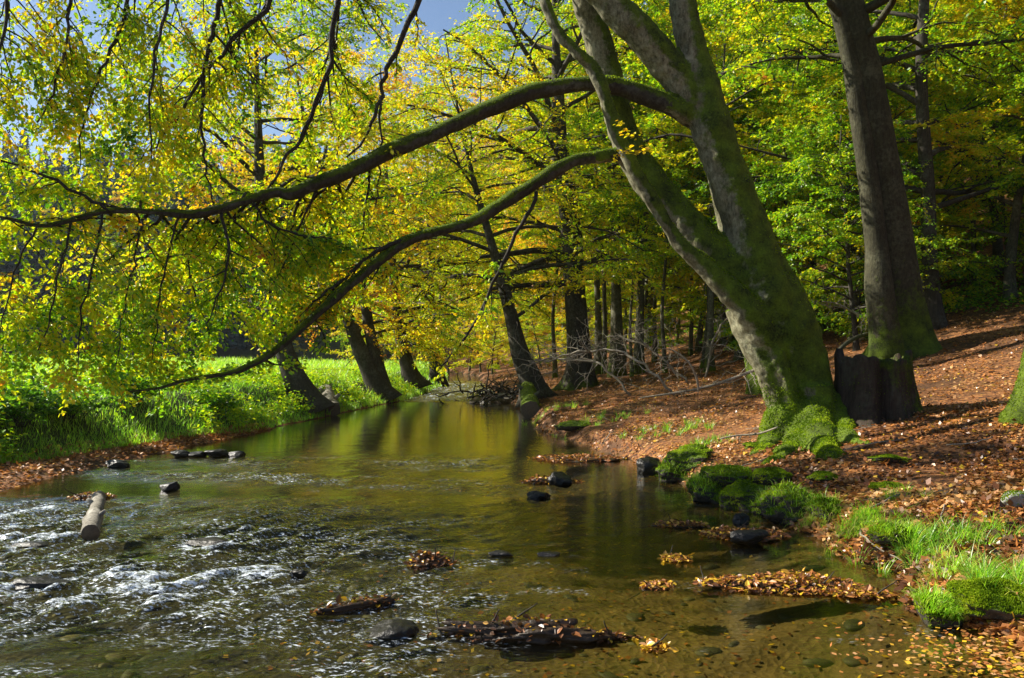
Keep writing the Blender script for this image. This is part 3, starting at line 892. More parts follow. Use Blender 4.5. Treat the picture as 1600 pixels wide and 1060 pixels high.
    # overhead limb, hanging branches, side branches, leaves
    wood, cr, cr2, cr3 = MB(), Crown(), Crown(), Crown()
    L3 = traced([(905, -40, 30, k + .4), (820, -140, 28, k), (690, -190, 25, k - .5), (540, -200, 22, k - .9), (380, -190, 18, k - 1.3), (220, -175, 14, k - 1.8), (60, -140, 10, k - 2.2), (-120, -80, 5, k - 2.6)])
    L4 = traced([(560, -330, 14, k - .6), (420, -300, 14, k - 1), (280, -260, 12, k - 1.2), (140, -200, 10, k - 1.4), (0, -140, 8, k - 1.5), (-140, -60, 4, k - 1.6)])
    forks = [([(168, 326, 8, k - 2.2), (120, 301, 8, k - 2.25), (60, 272, 7, k - 2.3), (15, 255, 5, k - 2.4), (-60, 230, 2, k - 2.5)], .42),
             ([(640, 375, 11, k - .75), (600, 386, 10, k - .9), (560, 416, 8, k - 1.0), (520, 450, 6, k - 1.1), (488, 472, 4, k - 1.2)], .6),
             ([(420, 302, 8, k - 1.3), (380, 335, 7, k - 1.2), (330, 345, 6, k - 1.2), (300, 385, 5, k - 1.2), (298, 440, 3, k - 1.2), (320, 500, 2, k - 1.2)], .42),
             ([(345, 328, 8, k - 1.6), (355, 380, 6, k - 1.65), (350, 440, 5, k - 1.7), (330, 490, 3, k - 1.75), (325, 520, 2, k - 1.8)], .42),
             ([(230, 332, 7, k - 1.9), (215, 375, 5, k - 1.95), (205, 430, 4, k - 2), (190, 500, 3, k - 2.05), (180, 580, 2, k - 2.1)], .42),
             ([(390, 312, 7, k - 1.45), (420, 350, 5, k - 1.4), (480, 370, 4, k - 1.3), (520, 372, 3, k - 1.3)], .45)]
    forks += [([(110, 345, 6, k - 2.35), (100, 400, 5, k - 2.4), (85, 470, 4, k - 2.45), (60, 550, 2, k - 2.5)], .46),
              ([(60, 353, 5, k - 2.5), (30, 410, 4, k - 2.6), (10, 480, 3, k - 2.65), (-20, 560, 2, k - 2.7)], .46),
              ([(280, 334, 6, k - 1.8), (262, 400, 5, k - 1.85), (250, 470, 4, k - 1.9), (238, 560, 2, k - 1.9)], .46),
              ([(160, 331, 6, k - 2.2), (150, 400, 5, k - 2.25), (130, 480, 4, k - 2.3), (120, 575, 2, k - 2.3)], .46),
              ([(500, 285, 7, k - 1.1), (470, 350, 5, k - 1.05), (440, 420, 4, k - 1.0), (400, 490, 2, k - 1.0)], .46)]
    hang = [[(525, -200, 16, k - .9), (535, -60, 15, k - 1), (522, 30, 13, k - 1), (508, 120, 11, k - 1.05), (478, 200, 9, k - 1.1), (445, 255, 7, k - 1.15), (415, 300, 5, k - 1.2), (400, 345, 3, k - 1.2)],
            [(400, -195, 16, k - 1.3), (370, -60, 14, k - 1.35), (342, 10, 12, k - 1.4), (325, 70, 11, k - 1.4), (318, 130, 9, k - 1.4), (316, 200, 7, k - 1.4), (322, 260, 5, k - 1.4), (332, 320, 3, k - 1.4)],
            [(470, -190, 14, k - 1.1), (425, -10, 12, k - 1.3), (375, 50, 10, k - 1.35), (322, 115, 8, k - 1.4), (280, 180, 6, k - 1.5), (240, 225, 4, k - 1.5), (200, 280, 2, k - 1.5)],
            [(700, -195, 18, k - .5), (665, -30, 15, k - .7), (632, 50, 13, k - .75), (605, 105, 11, k - .8), (594, 150, 9, k - .8), (575, 205, 7, k - .8), (545, 248, 4, k - .85)],
            [(594, 150, 7, k - .8), (596, 220, 5, k - .8), (590, 290, 4, k - .8), (582, 340, 2, k - .8)],
            [(240, -178, 12, k - 1.75), (205, -20, 9, k - 1.8), (180, 60, 8, k - 1.85), (150, 130, 6, k - 1.9), (130, 200, 4, k - 1.9), (120, 270, 2, k - 1.9)],
            [(90, -150, 10, k - 2.1), (110, -20, 8, k - 2.1), (105, 60, 6, k - 2.15), (85, 130, 5, k - 2.2), (60, 190, 3, k - 2.2)],
            [(838, 300, 9, k - .2), (815, 350, 9, k - .25), (785, 410, 8, k - .3), (755, 480, 7, k - .35), (725, 530, 5, k - .4), (690, 572, 3, k - .45)],
            [(20, -110, 9, k - 2.3), (10, 0, 8, k - 2.5), (-5, 100, 6, k - 2.6), (-20, 200, 3, k - 2.7)],
            [(300, -185, 10, k - 1.6), (270, -30, 8, k - 1.9), (250, 60, 7, k - 2), (235, 150, 5, k - 2.1), (232, 240, 3, k - 2.1)]]
    for nm, (P_, r_) in (('a', L3), ('b', L4)):
        add_tube(wood, P_, r_, 8)
        sprays(wood, cr, P_, r_, rng, .35, 1, 30 if nm == 'a' else 12, 1.4, .53, .13, -.2, 6, .5)
    for lst, tn in forks:
        P_, r_ = traced(lst, 4); r_ = np.maximum(r_ * .72, .004)
        P_ = P_ + rng.normal(0, .012, P_.shape); add_tube(wood, P_, r_, 6)
        sprays(wood, cr, P_, r_, rng, .15, 1, 14, 1.0, tn+.05, .11, -.1, 5, .5, away=.5)
    for q, lst in enumerate(hang):
        P_, r_ = traced(lst, 4); r_ = np.maximum(r_ * .72, .004)
        P_[1:] = P_[1:] + rng.normal(0, .016, P_[1:].shape); add_tube(wood, P_, r_, 6)
        if q in (3, 4, 7): sprays(wood, cr2, P_, r_, rng, .3, 1, 6, .5, .62, .15, -.1, 3, .5)
        else: sprays(wood, cr, P_, r_, rng, .25, 1, 18, 1.2, .54, .11, -.05, 5, .5, away=.5)
    P_, r_ = L1; sprays(wood, cr, P_, r_, rng, .5, 1, 38, 1.35, .54, .10, .05, 6, .5, away=.4)
    P_, r_ = L2; sprays(wood, cr, P_, r_, rng, .62, 1, 14, .8, .42, .04, .2, 4, .5, away=.7, tsd=.04)
    # a little spray of yellow leaves at the fork
    for p0 in ((985, 235, k - .55), (960, 250, k - .5), (1000, 215, k - .6)):
        tw = walk(at(*p0), (rng.normal(0, .4) + .3, -.6, .1), .45, 5, rng, .2, .05)
        add_tube(wood, tw, np.linspace(.005, .002, 6), 4); cr2.path(tw, .70)
    # the tops, above the picture
    for (P_, r_) in ((A[0][-16:], A[1][-16:]), (B[0][-14:], B[1][-14:]), (S2[0][-12:], S2[1][-12:])):
        for q in range(7):
            i = rng.integers(2, len(P_) - 1); az = rng.uniform(0, 6.28)
            lb = walk(P_[i], (math.cos(az), math.sin(az), .35), rng.uniform(2, 3.4), 8, rng, .14, .05)
            lr = np.linspace(.05, .015, 9); add_tube(wood, lb, lr, 6)
            sprays(wood, cr3, lb, lr, rng, .3, 1, 6, 1.1, .48, .06, 0, 4, .5)
    wood.v = [v + off for v in wood.v]
    wood.build('branches', M['twig'], t)
    lv = MB(); cr.leaves(lv, 46000, .060, rng, thin=(1.5, .50, .88), flat=1.0, full=True, jit=.8, tsd=.10)
    cr2.leaves(lv, 900, .062, rng, flat=.5, full=True, tsd=.06)
    cr3.leaves(lv, 4500, .07, rng, flat=.5, full=True, tsd=.08)
    lv.v = [v + off for v in lv.v]
    c = lv.build('crown', M['leaf'], t, smooth=False); c.color = (.5, .5, .5, 1)
leaning_beech()

# ---- trees that can be told apart
def traced_tree(seed, lst, sub=3, top=None, slim=.78, **kw):
    """trunk traced down the photograph from top to foot, set on the ground"""
    lst = lst[::-1]
    P = [at(a, b, Y) for a, b, w, Y in lst]; Rr = [rad(w, Y) * (slim if seed in (104, 105, 106, 107, 108) else 1.0) for a, b, w, Y in lst]
    base = P[0].copy(); base[2] = hz(base[0], base[1])
    P[0] = base + np.array([0, 0, -.15])
    d = unit(P[-1] - P[-2]); p, r = P[-1], Rr[-1]
    ext = top or 6.0
    for q in range(4):
        d = unit(d + np.array([0, 0, .15])); p = p + d * ext / 4; r = r * .66
        P.append(p); Rr.append(r)
    pts, rr = smooth_path(P, Rr, sub)
    return base, gen_tree(seed, 0, 0, trunk=pts - base, trunk_r=rr, **kw)

def foot(px, py): return ground_at(px, py)[1]

# right: stout twin-stemmed beech and its slim dark neighbour
yb = foot(1408, 556)
base, wl = traced_tree(101, [(1318, -20, 50, yb), (1334, 50, 52, yb), (1349, 110, 54, yb), (1362, 180, 55, yb), (1374, 250, 57, yb), (1386, 320, 60, yb), (1396, 390, 62, yb), (1405, 460, 68, yb), (1411, 520, 80, yb), (1412, 556, 94, yb)],
                       top=7, cb=.55, spread=4.5, nl=22, n_leaves=29700, ls=0.071, tint=.46, bark='beech', moss=.9, flare=.5)
b2, r2 = traced([(1388, 564, 56, yb - .42), (1382, 510, 46, yb - .42), (1374, 450, 42, yb - .42), (1370, 390, 34, yb - .3), (1362, 320, 32, yb - .26), (1353, 250, 30, yb - .22), (1342, 180, 28, yb - .18), (1330, 100, 26, yb - .14), (1312, 20, 26, yb - .1), (1290, -60, 28, yb - .1), (1270, -260, 16, yb)], 4)
trunk_tube(wl[0], b2 - base, r2, np.random.default_rng(3), 12, .6, .0)
plant_tree('beech_tree', 'stout grey beech with a fluted double trunk, up the slope behind the stump', 'tree', wl, 'shaded_beech', base)
ys_ = foot(1458, 512)
base, wl = traced_tree(102, [(1446, -30, 15, ys_), (1441, 60, 17, ys_), (1440, 140, 18, ys_), (1444, 220, 20, ys_), (1450, 300, 21, ys_), (1452, 380, 22, ys_), (1455, 450, 24, ys_), (1459, 512, 30, ys_)],
                       top=4, cb=.08, spread=3.8, nl=44, nsub=10, n_leaves=70200, ls=0.071, tint=.44, droop=.07, moss=.2, full=True, back=.92)
plant_tree('young_beech', 'slim dark-stemmed young beech with tiers of green leaves, right of the stout double-trunked beech', 'tree', wl, 'dark_bark', base)

bs = ground_at(1338, 548)
wl = gen_tree(120, 5.6, .05, cb=.14, spread=1.9, nl=34, nsub=8, ntw=4, n_leaves=20250, ls=0.067, tint=.40, moss=.2, droop=.07, full=True, tsd=.05)
plant_tree('beech_sapling', 'low bright green beech sapling filling the gap between the leaning beech and the stout one', 'sapling', wl, 'dark_bark', bs)
# middle: the tree with low limbs and the leaning one at the water's edge
ym = foot(900, 606)
base, wl = traced_tree(103, [(872, 150, 20, ym), (876, 230, 24, ym), (886, 300, 30, ym), (893, 370, 34, ym), (897, 440, 33, ym), (902, 510, 34, ym), (906, 570, 38, ym), (906, 606, 46, ym)],
                       top=6, cb=.30, spread=5.6, nl=34, n_leaves=47520, ls=0.088, tint=.56, moss=.7, droop=.05)
for lst in ([(892, 405, 14, ym), (870, 396, 12, ym - .3), (835, 392, 10, ym - .7), (790, 398, 8, ym - 1.2), (750, 402, 5, ym - 1.6)], [(893, 440, 12, ym), (860, 445, 10, ym - .2), (820, 446, 8, ym - .4), (770, 452, 5, ym - .6), (720, 470, 3, ym - .6)],
            [(893, 415, 12, ym), (860, 404, 10, ym + .2), (815, 420, 8, ym + .4), (780, 440, 5, ym + .6)]):
    P_, r_ = traced(lst, 4); add_tube(wl[0], P_ - base, r_, 7)
plant_tree('broadleaf_tree', 'dark tree with low level limbs reaching left over the stream, mossy at its foot', 'tree', wl, 'dark_bark', base)
yk = foot(832, 622)
base, wl = traced_tree(104, [(745, 300, 12, yk), (765, 370, 16, yk), (785, 440, 22, yk), (800, 500, 28, yk), (812, 550, 36, yk), (828, 590, 44, yk), (838, 628, 52, yk)],
                       top=5, cb=.3, spread=4.2, nl=28, n_leaves=34560, ls=0.084, tint=.60, moss=.5)
plant_tree('broadleaf_tree', 'gnarled tree leaning left from the right water edge beside the driftwood tangle', 'tree', wl, 'dark_bark', base)

# left bank
yl = foot(486, 640)
base, wl = traced_tree(105, [(405, 250, 20, yl), (408, 330, 24, yl), (415, 400, 28, yl), (428, 470, 32, yl), (442, 540, 36, yl), (460, 590, 44, yl), (486, 640, 62, yl)],
                       top=6, cb=.26, spread=4.6, nl=36, n_leaves=51840, ls=0.080, tint=.50, moss=.5, full=True)
plant_tree('alder_tree', 'dark tree leaning back from the left bank beside the cut log', 'tree', wl, 'dark_bark', base)
yl = foot(604, 624)
base, wl = traced_tree(106, [(500, 330, 14, yl), (516, 400, 18, yl), (535, 470, 22, yl), (556, 530, 28, yl), (578, 580, 34, yl), (603, 624, 46, yl)],
                       top=6, cb=.22, spread=4.8, nl=36, n_leaves=49680, ls=0.088, tint=.70, moss=.4)
P_, r_ = traced([(560, 400, 12, yl + .3), (570, 470, 15, yl + .3), (580, 530, 18, yl + .2), (592, 580, 22, yl + .1), (604, 626, 30, yl)][::-1], 4)
trunk_tube(wl[0], P_ - base, r_, np.random.default_rng(8), 10, .3)
plant_tree('alder_tree', 'forked dark tree with orange leaves leaning left, second along the left bank', 'tree', wl, 'dark_bark', base)
yl = foot(646, 604)
base, wl = traced_tree(107, [(612, 400, 16, yl), (618, 470, 20, yl), (626, 530, 24, yl), (636, 570, 28, yl), (648, 606, 38, yl)],
                       top=8, cb=.2, spread=5, nl=34, n_leaves=43200, ls=0.101, tint=.60, moss=.4)
plant_tree('alder_tree', 'dark upright tree beside the riffle, third along the left bank', 'tree', wl, 'dark_bark', base)
yl = foot(680, 598)
base, wl = traced_tree(108, [(672, 420, 12, yl), (674, 480, 14, yl), (678, 540, 18, yl), (684, 598, 26, yl)],
                       top=10, cb=.16, spread=5, nl=34, n_leaves=38880, ls=0.109, tint=.5, moss=.3)
plant_tree('alder_tree', 'ivy-dark tree farthest along the left bank, where the stream bends', 'tree', wl, 'dark_bark', base)

# slim trunks in the wood behind the right bank
for sd, lst, lab, tn in (
        (111, [(962, 250, 13), (962, 350, 14), (963, 450, 15), (966, 588, 19)], 'slender moss-green trunk standing beyond the brushwood, right of the low-limbed tree', .49),
        (112, [(928, 330, 8), (932, 420, 9), (935, 500, 10), (936, 586, 13)], 'thin pale trunk just right of the low-limbed tree', .52),
        (113, [(1010, 330, 9), (1003, 420, 11), (1000, 500, 12), (998, 585, 16)], 'thin mossy trunk in the wood above the brushwood', .47),
        (114, [(1118, 360, 8), (1112, 450, 9), (1110, 520, 10), (1108, 582, 14)], 'thin trunk rising just left of the leaning beech', .52)):
    yy = foot(lst[-1][0], lst[-1][1])
    yy = min(yy, 36)
    base, wl = traced_tree(sd, [(a, b, w, yy) for a, b, w in lst], top=8, cb=.36, spread=3.8, nl=26, n_leaves=35100, ls=0.101, tint=tn, moss=.7)
    plant_tree('slender_tree', lab, 'tree', wl, 'grey_bark', base)

# more slim trunks between them, one kind copied
wl = gen_tree(130, 13, .08, cb=.42, spread=2.8, nl=24, nsub=8, ntw=4, n_leaves=16000, ls=.10, tint=.46, moss=.8)
proto = None
rs = random.Random(8)
for (px, Y) in ((945, 30), (975, 34), (988, 27), (1022, 32), (1040, 26), (1058, 36), (1080, 30), (1096, 25), (1128, 33), (1146, 28), (1160, 37), (868, 34), (1238, 27), (1262, 33), (1285, 25), (1300, 38), (1478, 27), (1500, 33), (1525, 24), (1552, 30), (1580, 26)):
    x = (px - 800) / FPX * Y; lab = 'slim trunk among many in the wood behind the leaf-covered bank'; grp = 'slim trunks in the wood behind the right bank'
    if proto is None: proto = plant_tree('slim_tree', lab, 'tree', wl, 'grey_bark', (x, Y, hz(x, Y)), 0, grp)
    else:
        o = dup(proto, (x, Y, hz(x, Y) - .1), 0, rs.uniform(.6, 1.2), lab, grp)
        o.rotation_euler = (rs.gauss(0, .05), rs.gauss(-.02, .06), rs.uniform(0, 6.28))

# ---- the wood beyond: a few kinds, copied
kinds = []
for sd, H, r0, sp, tn, nl, ls, lab in ((201, 15, .20, 4.4, .55, 30, .13, 'yellow-leaved tree in the wood behind the right bank'),
                                  (202, 12, .13, 3.6, .44, 28, .12, 'green-leaved young beech in the wood on the right slope'),
                                  (203, 18, .24, 4.8, .55, 32, .15, 'tall yellow-green tree closing the valley where the stream bends')):
    wl = gen_tree(sd, H, r0, cb=.10 if sd == 202 else (.30 if sd == 201 else .14), spread=sp, nl=nl, nsub=10, ntw=5, n_leaves=48000, ls=ls * .84, tint=tn, moss=.5, droop=.05)
    kinds.append((wl, lab))
def wood():
    rng = random.Random(4)
    made = {}
    def put(kd, x, y, sc, shift, lab, grp):
        z = hz(x, y) - .05
        if kd not in made:
            t = plant_tree('woodland_tree', lab, 'tree', kinds[kd][0], 'grey_bark', (x, y, z), rng.uniform(0, 6.28), grp, shift)
            t.scale = (sc, sc, sc); made[kd] = t
        else:
            t = dup(made[kd], (x, y, z), rng.uniform(0, 6.28), sc, lab, grp)
        for c in t.children:
            if c.name.startswith('crown'): c.color = (shift, .5, .5, 1)
    # right slope, nearer rows of young green beeches and yellow trees behind
    for (x, y, kd, sc) in ((9.5, 22, 1, .8), (13, 20, 1, .85), (6.5, 25, 1, .8), (16.5, 22, 1, .9), (12, 28, 1, 1), (8.5, 31, 1, .9), (18, 28, 1, 1), (5.0, 33, 1, .8), (22, 31, 1, 1.1), (15.5, 34, 1, 1.1), (20, 19, 1, .9), (11, 36, 1, 1.0), (14.5, 17.5, 1, .6), (11.5, 24.5, 1, .75), (15, 25, 1, .95), (20, 24, 1, 1), (24, 27, 1, 1.05), (25, 34, 1, 1.1), (9, 27.5, 1, .7), (6.5, 30, 1, .75), (12.5, 32, 1, .9), (18, 32, 1, 1)):
        put(kd, x + rng.uniform(-.8, .8), y + rng.uniform(-.8, .8), sc, .5 + rng.uniform(-.08, .1), 'green-leaved young beech in the wood on the right slope', 'young beeches on the right slope')
    for q in range(46):
        y = rng.uniform(36, 84); x = rng.uniform(2.5 if y < 60 else 0, .72 * y + 4)
        put(0, x, y, rng.uniform(.85, 1.25), .55 + rng.uniform(-.12, .14), 'yellow-leaved tree in the wood behind the right bank', 'yellow trees in the wood behind the right bank')
    for (x, y, sc, sh) in ((-1.2, 49, .42, .6), (.3, 53, .5, .66), (1.6, 45, .36, .55), (3, 40, .34, .6), (-3.6, 68, .6, .66), (-6, 76, .7, .6), (-1, 60, .5, .7), (5, 38, .4, .55), (1.5, 57, .55, .62), (4, 49, .5, .6), (-2.4, 62, .5, .68), (7, 44, .5, .55), (3, 62, .7, .7), (-9, 82, .7, .62), (9.5, 38, .45, .5), (11, 33, .4, .5)):
        put(1, x, y, sc, sh, 'low bushy young tree hiding the slope where the stream bends', 'low young trees at the bend of the stream')
    for q in range(44):
        y = rng.uniform(84, 122); x = -52 + 100 * (q + rng.random()) / 44
        put(2, x, y, rng.uniform(.8, 1.15), .5 + rng.uniform(-.1, .14), 'tall yellow-green tree closing the valley where the stream bends', 'trees closing the valley at the bend')
    for q, (x, y) in enumerate(((-7.5, 46), (-9, 55), (-10.5, 66), (-14, 74))):
        put(2, x, y, rng.uniform(.6, .8), .5 + rng.uniform(0, .12), 'yellow-green tree in the row along the far left bank', 'trees in the row along the far left bank')
wood()

def meadow_edge():
    root = [o for o in bpy.data.objects if o.name.startswith('woodland_tree') and 'closing the valley' in o['label']][0]
    rs_ = random.Random(12)
    for (x, y, sc, sh) in ((-63, 92, .55, .5), (-52, 84, .5, .42), (-44, 90, .6, .52), (-36, 80, .45, .56), (-30, 88, .55, .46), (-58, 100, .7, .5), (-23, 82, .5, .55)):
        o = dup(root, (x, y, hz(x, y) - .05), rs_.uniform(0, 6.28), sc, 'smaller yellow-green tree standing at the far edge of the meadow', 'trees at the far edge of the meadow')
        for c in o.children:
            if c.name.startswith('crown'): c.color = (sh, .5, .5, 1)
meadow_edge()

def spruce_hill():
    rng = np.random.default_rng(61)
    mb = MB()
    for q in range(460):
        y = 86 + 95 * rng.random() ** 1.5; x = rng.uniform(-.72 * y - 6, -14 - .12 * y)
        if q % 9 == 0: y = rng.uniform(40, 84); x = float(edges(np.array([y]))[0][0]) - rng.uniform(50, 80)
        elif y < 130 and x > float(edges(np.array([y]))[0][0]) - 8: x = float(edges(np.array([y]))[0][0]) - rng.uniform(8, 40)
        z = hz(x, y); H = rng.uniform(9, 19)
        n = 1000
        t = rng.random(n) ** .8
        r = (1 - t) * H * .19 * rng.uniform(.35, 1, n) + .1
        a = rng.uniform(0, 6.28, n)
        D = np.stack([np.cos(a), np.sin(a), -.35 - .2 * rng.random(n)], 1)
        P = np.stack([x + np.cos(a) * r * .4, y + np.sin(a) * r * .4, z + .6 + t * H], 1)
        N = unit(np.array([0, 0, 1.]) + rng.normal(0, .3, (n, 3)))
        leaf_mesh(mb, P, D, N, r * .42 + .25, np.clip(.45 + rng.normal(0, .2, n), 0, 1), False, .28)
    o = mb.build('distant_spruce_wood', M['needle'], smooth=False); o.color = (.5, .5, .5, 1)
    tag(o, 'dark blue-green spruce wood on the shaded hillside beyond the meadow', 'forest', kind='stuff')
spruce_hill()

# ------------------------------------------------------------------ stump, roots, logs, brushwood
def stump():
    base = ground_at(1368, 655)
    Y = base[1]; rng = np.random.default_rng(13)
    t = thing('tree_stump', 'dark rotten broken stump with mossy flanks, close behind the leaning beech', 'stump', base)
    k, n = 64, 18
    a = np.arange(k) / k * 2 * math.pi
    H = .80
    mb = MB(); rows = []
    top = H * (1 + .07 * np.sin(2 * a + 1) + .16 * vnoise(a * 3.2, a * 0, 4) + .15 * vnoise(a * 8, a * 0, 6) + .08 * vnoise(a * 19, a * 0, 7))
    for i in range(n):
        f = i / (n - 1)
        r = .46 * (1 + .55 * (1 - f) ** 2.5) * (1 + .16 * np.sin(3 * a + .7) * (1 - f * .5) + .12 * vnoise(a * 4, a * 0 + f * 2, 8) + .06 * vnoise(a * 14, a * 0 + f * 3, 9))
        crack = np.exp(-((a - 4.55) / .17) ** 2) * .55 * (1 - .3 * f)
        r = r * (1 - crack)
        rows.append(np.stack([np.cos(a) * r, np.sin(a) * r, -.2 + f * (top + .2)], 1))
    for (f, s) in ((1.0, .82), (.72, .7), (.5, .1)):
        rows.append(np.stack([rows[n - 1][:, 0] * s, rows[n - 1][:, 1] * s, top * f - .02], 1))
    V = np.concatenate(rows); m = len(rows)
    i = np.arange(m - 1)[:, None] * k; j = np.arange(k)[None, :]; j2 = (j + 1) % k
    F = np.stack([i + j, i + j2, i + k + j2, i + k + j], -1).reshape(-1, 4)
    mo = np.clip(.36 + .18 * V[:, 0] + .6 * vnoise3(V, 4, 3), 0, 1)
    mb.add(V, F, moss=mo)
    o = mb.build('stump_wood', M['stumpwood'], t)
    fz = MB()
    P, N = surface_points(o.data, 5000, rng, lambda c, n_: ss((.15 + n_[:, 2] + vnoise3(c, 4, 5) * 1.2 + .4 * c[:, 0]) / .5))
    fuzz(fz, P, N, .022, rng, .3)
    f = fz.build('moss', M['mossfuzz'], t, smooth=False); f.color = (.5, .5, .5, 1); tag(f, kind='stuff')
stump()

def mossy_foot(px, py, w, H, lean, label, seed):
    """the mossy foot of a tree, its stem going up out of sight"""
    base = ground_at(px, py); rng = np.random.default_rng(seed)
    t = thing('mossy_tree', label, 'tree', base)
    r = rad(w, base[1])
    pts = np.array([[lean[0] * f, lean[1] * f, -.15 + f * H] for f in np.linspace(0, 1, 26)])
    rr = r * (1 - .75 * np.linspace(0, 1, 26))
    mb = MB(); trunk_tube(mb, pts, rr, rng, 20, 1.2, .9, .1)
    o = mb.build('trunk', M['beech'], t)
    cr, wood_ = Crown(), MB()
    for q in range(6):
        p = pts[18 + q]; az = rng.uniform(0, 6.28)
        lb = walk(p, (math.cos(az), math.sin(az), .4), 2.0, 8, rng, .13, .05); lr = np.linspace(.03, .01, 9)
        add_tube(wood_, lb, lr, 6); sprays(wood_, cr, lb, lr, rng, .3, 1, 5, .8, .5, .05)
    wood_.build('branches', M['twig'], t)
    lv = MB(); cr.leaves(lv, 1800, .08, rng); c = lv.build('crown', M['leaf'], t, smooth=False); c.color = (.5, .5, .5, 1)
    fz = MB(); P, N = surface_points(o.data, 5000, rng, lambda c, n_: ss((1.0 - c[:, 2] + vnoise3(c, 3, 5)) / .5))
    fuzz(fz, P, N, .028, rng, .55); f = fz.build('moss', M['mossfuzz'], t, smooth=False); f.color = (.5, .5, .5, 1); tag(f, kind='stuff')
mossy_foot(1196, 612, 34, 7, (-1.45, .5), 'bright mossy tree foot peeping out left of the leaning beech trunk', 31)
mossy_foot(1622, 655, 60, 7, (.9, .3), 'mossy tree foot cut off by the right edge of the picture', 32)

def log(name, label, p0, p1, r0, r1, bark, seed, moss=.0, fz_n=0, k=18):
    rng = np.random.default_rng(seed)
    p0, p1 = np.array(p0, float), np.array(p1, float)
    t = thing(name, label, 'log', (p0 + p1) / 2)
    c = (p0 + p1) / 2
    f = np.linspace(0, 1, 16)[:, None]
    pts = p0 * (1 - f) + p1 * f - c
    pts[1:-1] += rng.normal(0, .006, (14, 3))
    V, F = tube_arrays(pts, np.linspace(r0, r1, 16), k, False)
    cen = np.repeat(pts, k, 0); nn = unit(V - cen)
    V = V + nn * (vnoise3(V, 3.5, seed) * .10 * r0 + vnoise3(V, 10, seed) * .26 * r0 + vnoise3(V, 30, seed) * .14 * r0)[:, None]
    mb = MB(); mb.add(V, F, moss=moss * np.clip(.3 + nn[:, 2], 0, 1))
    o = mb.build('bark', M[bark], t)
    for e, s in ((0, 1), (15, -1)):
        ring = V[e * k:(e + 1) * k]; d = unit(pts[0] - pts[1]) * s
        ctr = ring.mean(0)
        cb_ = MB(); cb_.add(np.vstack([ring, ctr + (ring - ctr) * .9 + d * .008, ctr[None] + d * .012]),
                            [np.array([[i, (i + 1) % k, k + (i + 1) % k, k + i] for i in range(k)]), np.array([[k + i, k + (i + 1) % k, 2 * k] for i in range(k)])])
        cb_.build('cut_end', M['cut'], t)
    for kf, kd in ((.35, (.8, .1, .7)), (.7, (-.7, 0, .6))):
        kp = pts[int(kf * 15)]; kb = MB(); kd = unit(np.array(kd)); add_tube(kb, np.array([kp, kp + kd * r0 * 1.15, kp + kd * r0 * 1.7]), [r0 * .4, r0 * .28, r0 * .2], 8); kb.build('branch_stub', M[bark], t)
    if fz_n:
        fz = MB(); P, N = surface_points(o.data, fz_n, rng, lambda c_, n_: ss((n_[:, 2] + .2 + vnoise3(c_, 4, 3)) / .5))
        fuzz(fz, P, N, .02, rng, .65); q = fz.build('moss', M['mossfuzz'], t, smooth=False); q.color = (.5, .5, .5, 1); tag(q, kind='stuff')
    return t

a_ = at(141, 848, 6.7); b_ = at(155, 793, 8.0)
log('cut_log', 'pale bark-covered log lying in the white water at left', (a_[0], a_[1], .05), (b_[0], b_[1], .13), .072, .062, 'logbark', 41)
a_ = ground_at(520, 650); b_ = ground_at(508, 622)
log('cut_log', 'pale sawn log lying on the left bank beside the dark leaning tree', (a_[0], a_[1], .16), (b_[0] - .1, b_[1] + .5, hz(b_[0], b_[1]) + .2), .2, .18, 'logbark', 42, .3)
a_ = at(829, 652, 20); b_ = at(824, 618, 24.5)
log('mossy_log', 'thick mossy log jutting over the water from the right bank', (a_[0], a_[1], .22), (b_[0], b_[1], .62), .24, .22, 'grey_bark', 43, .9, 3500)

def dead_branch(label, path, seed, nside=10, L=.9, wander=.3, group=None, name='dead_branch', bark='deadwood', r=None, depth2=4):
    rng = np.random.default_rng(seed)
    P_, r_ = path
    P_ = P_ + rng.normal(0, .025, P_.shape) * (nside > 6) ; r_ = r_ * (.6 if nside > 6 else .75); nside = int(nside * 1.6)
    base = P_[0].copy()
    t = thing(name, label, 'branch', base, 0, group)
    mb = MB(); add_tube(mb, P_ - base, r_, 7)
    for q in range(nside):
        i = rng.integers(2, len(P_) - 1); d = unit(P_[i] - P_[i - 1])
        dd = unit(d * .6 + rng.normal(0, .7, 3) + np.array([0, 0, .2]))
        w = walk(P_[i] - base, dd, L * rng.uniform(.5, 1.3), 8, rng, wander, .0)
        rr = min(r_[i] * .6, .011); add_tube(mb, w, np.linspace(rr, rr * .3, 9), 5)
        for s in range(depth2):
            j = rng.integers(2, 8)
            w2 = walk(w[j], unit(w[j] - w[j - 1] + rng.normal(0, .7, 3)), L * .5 * rng.uniform(.4, 1.2), 5, rng, wander, .0)
            add_tube(mb, w2, np.linspace(rr * .45, rr * .2, 6), 4)
    return mb.build('wood', M[bark], t)

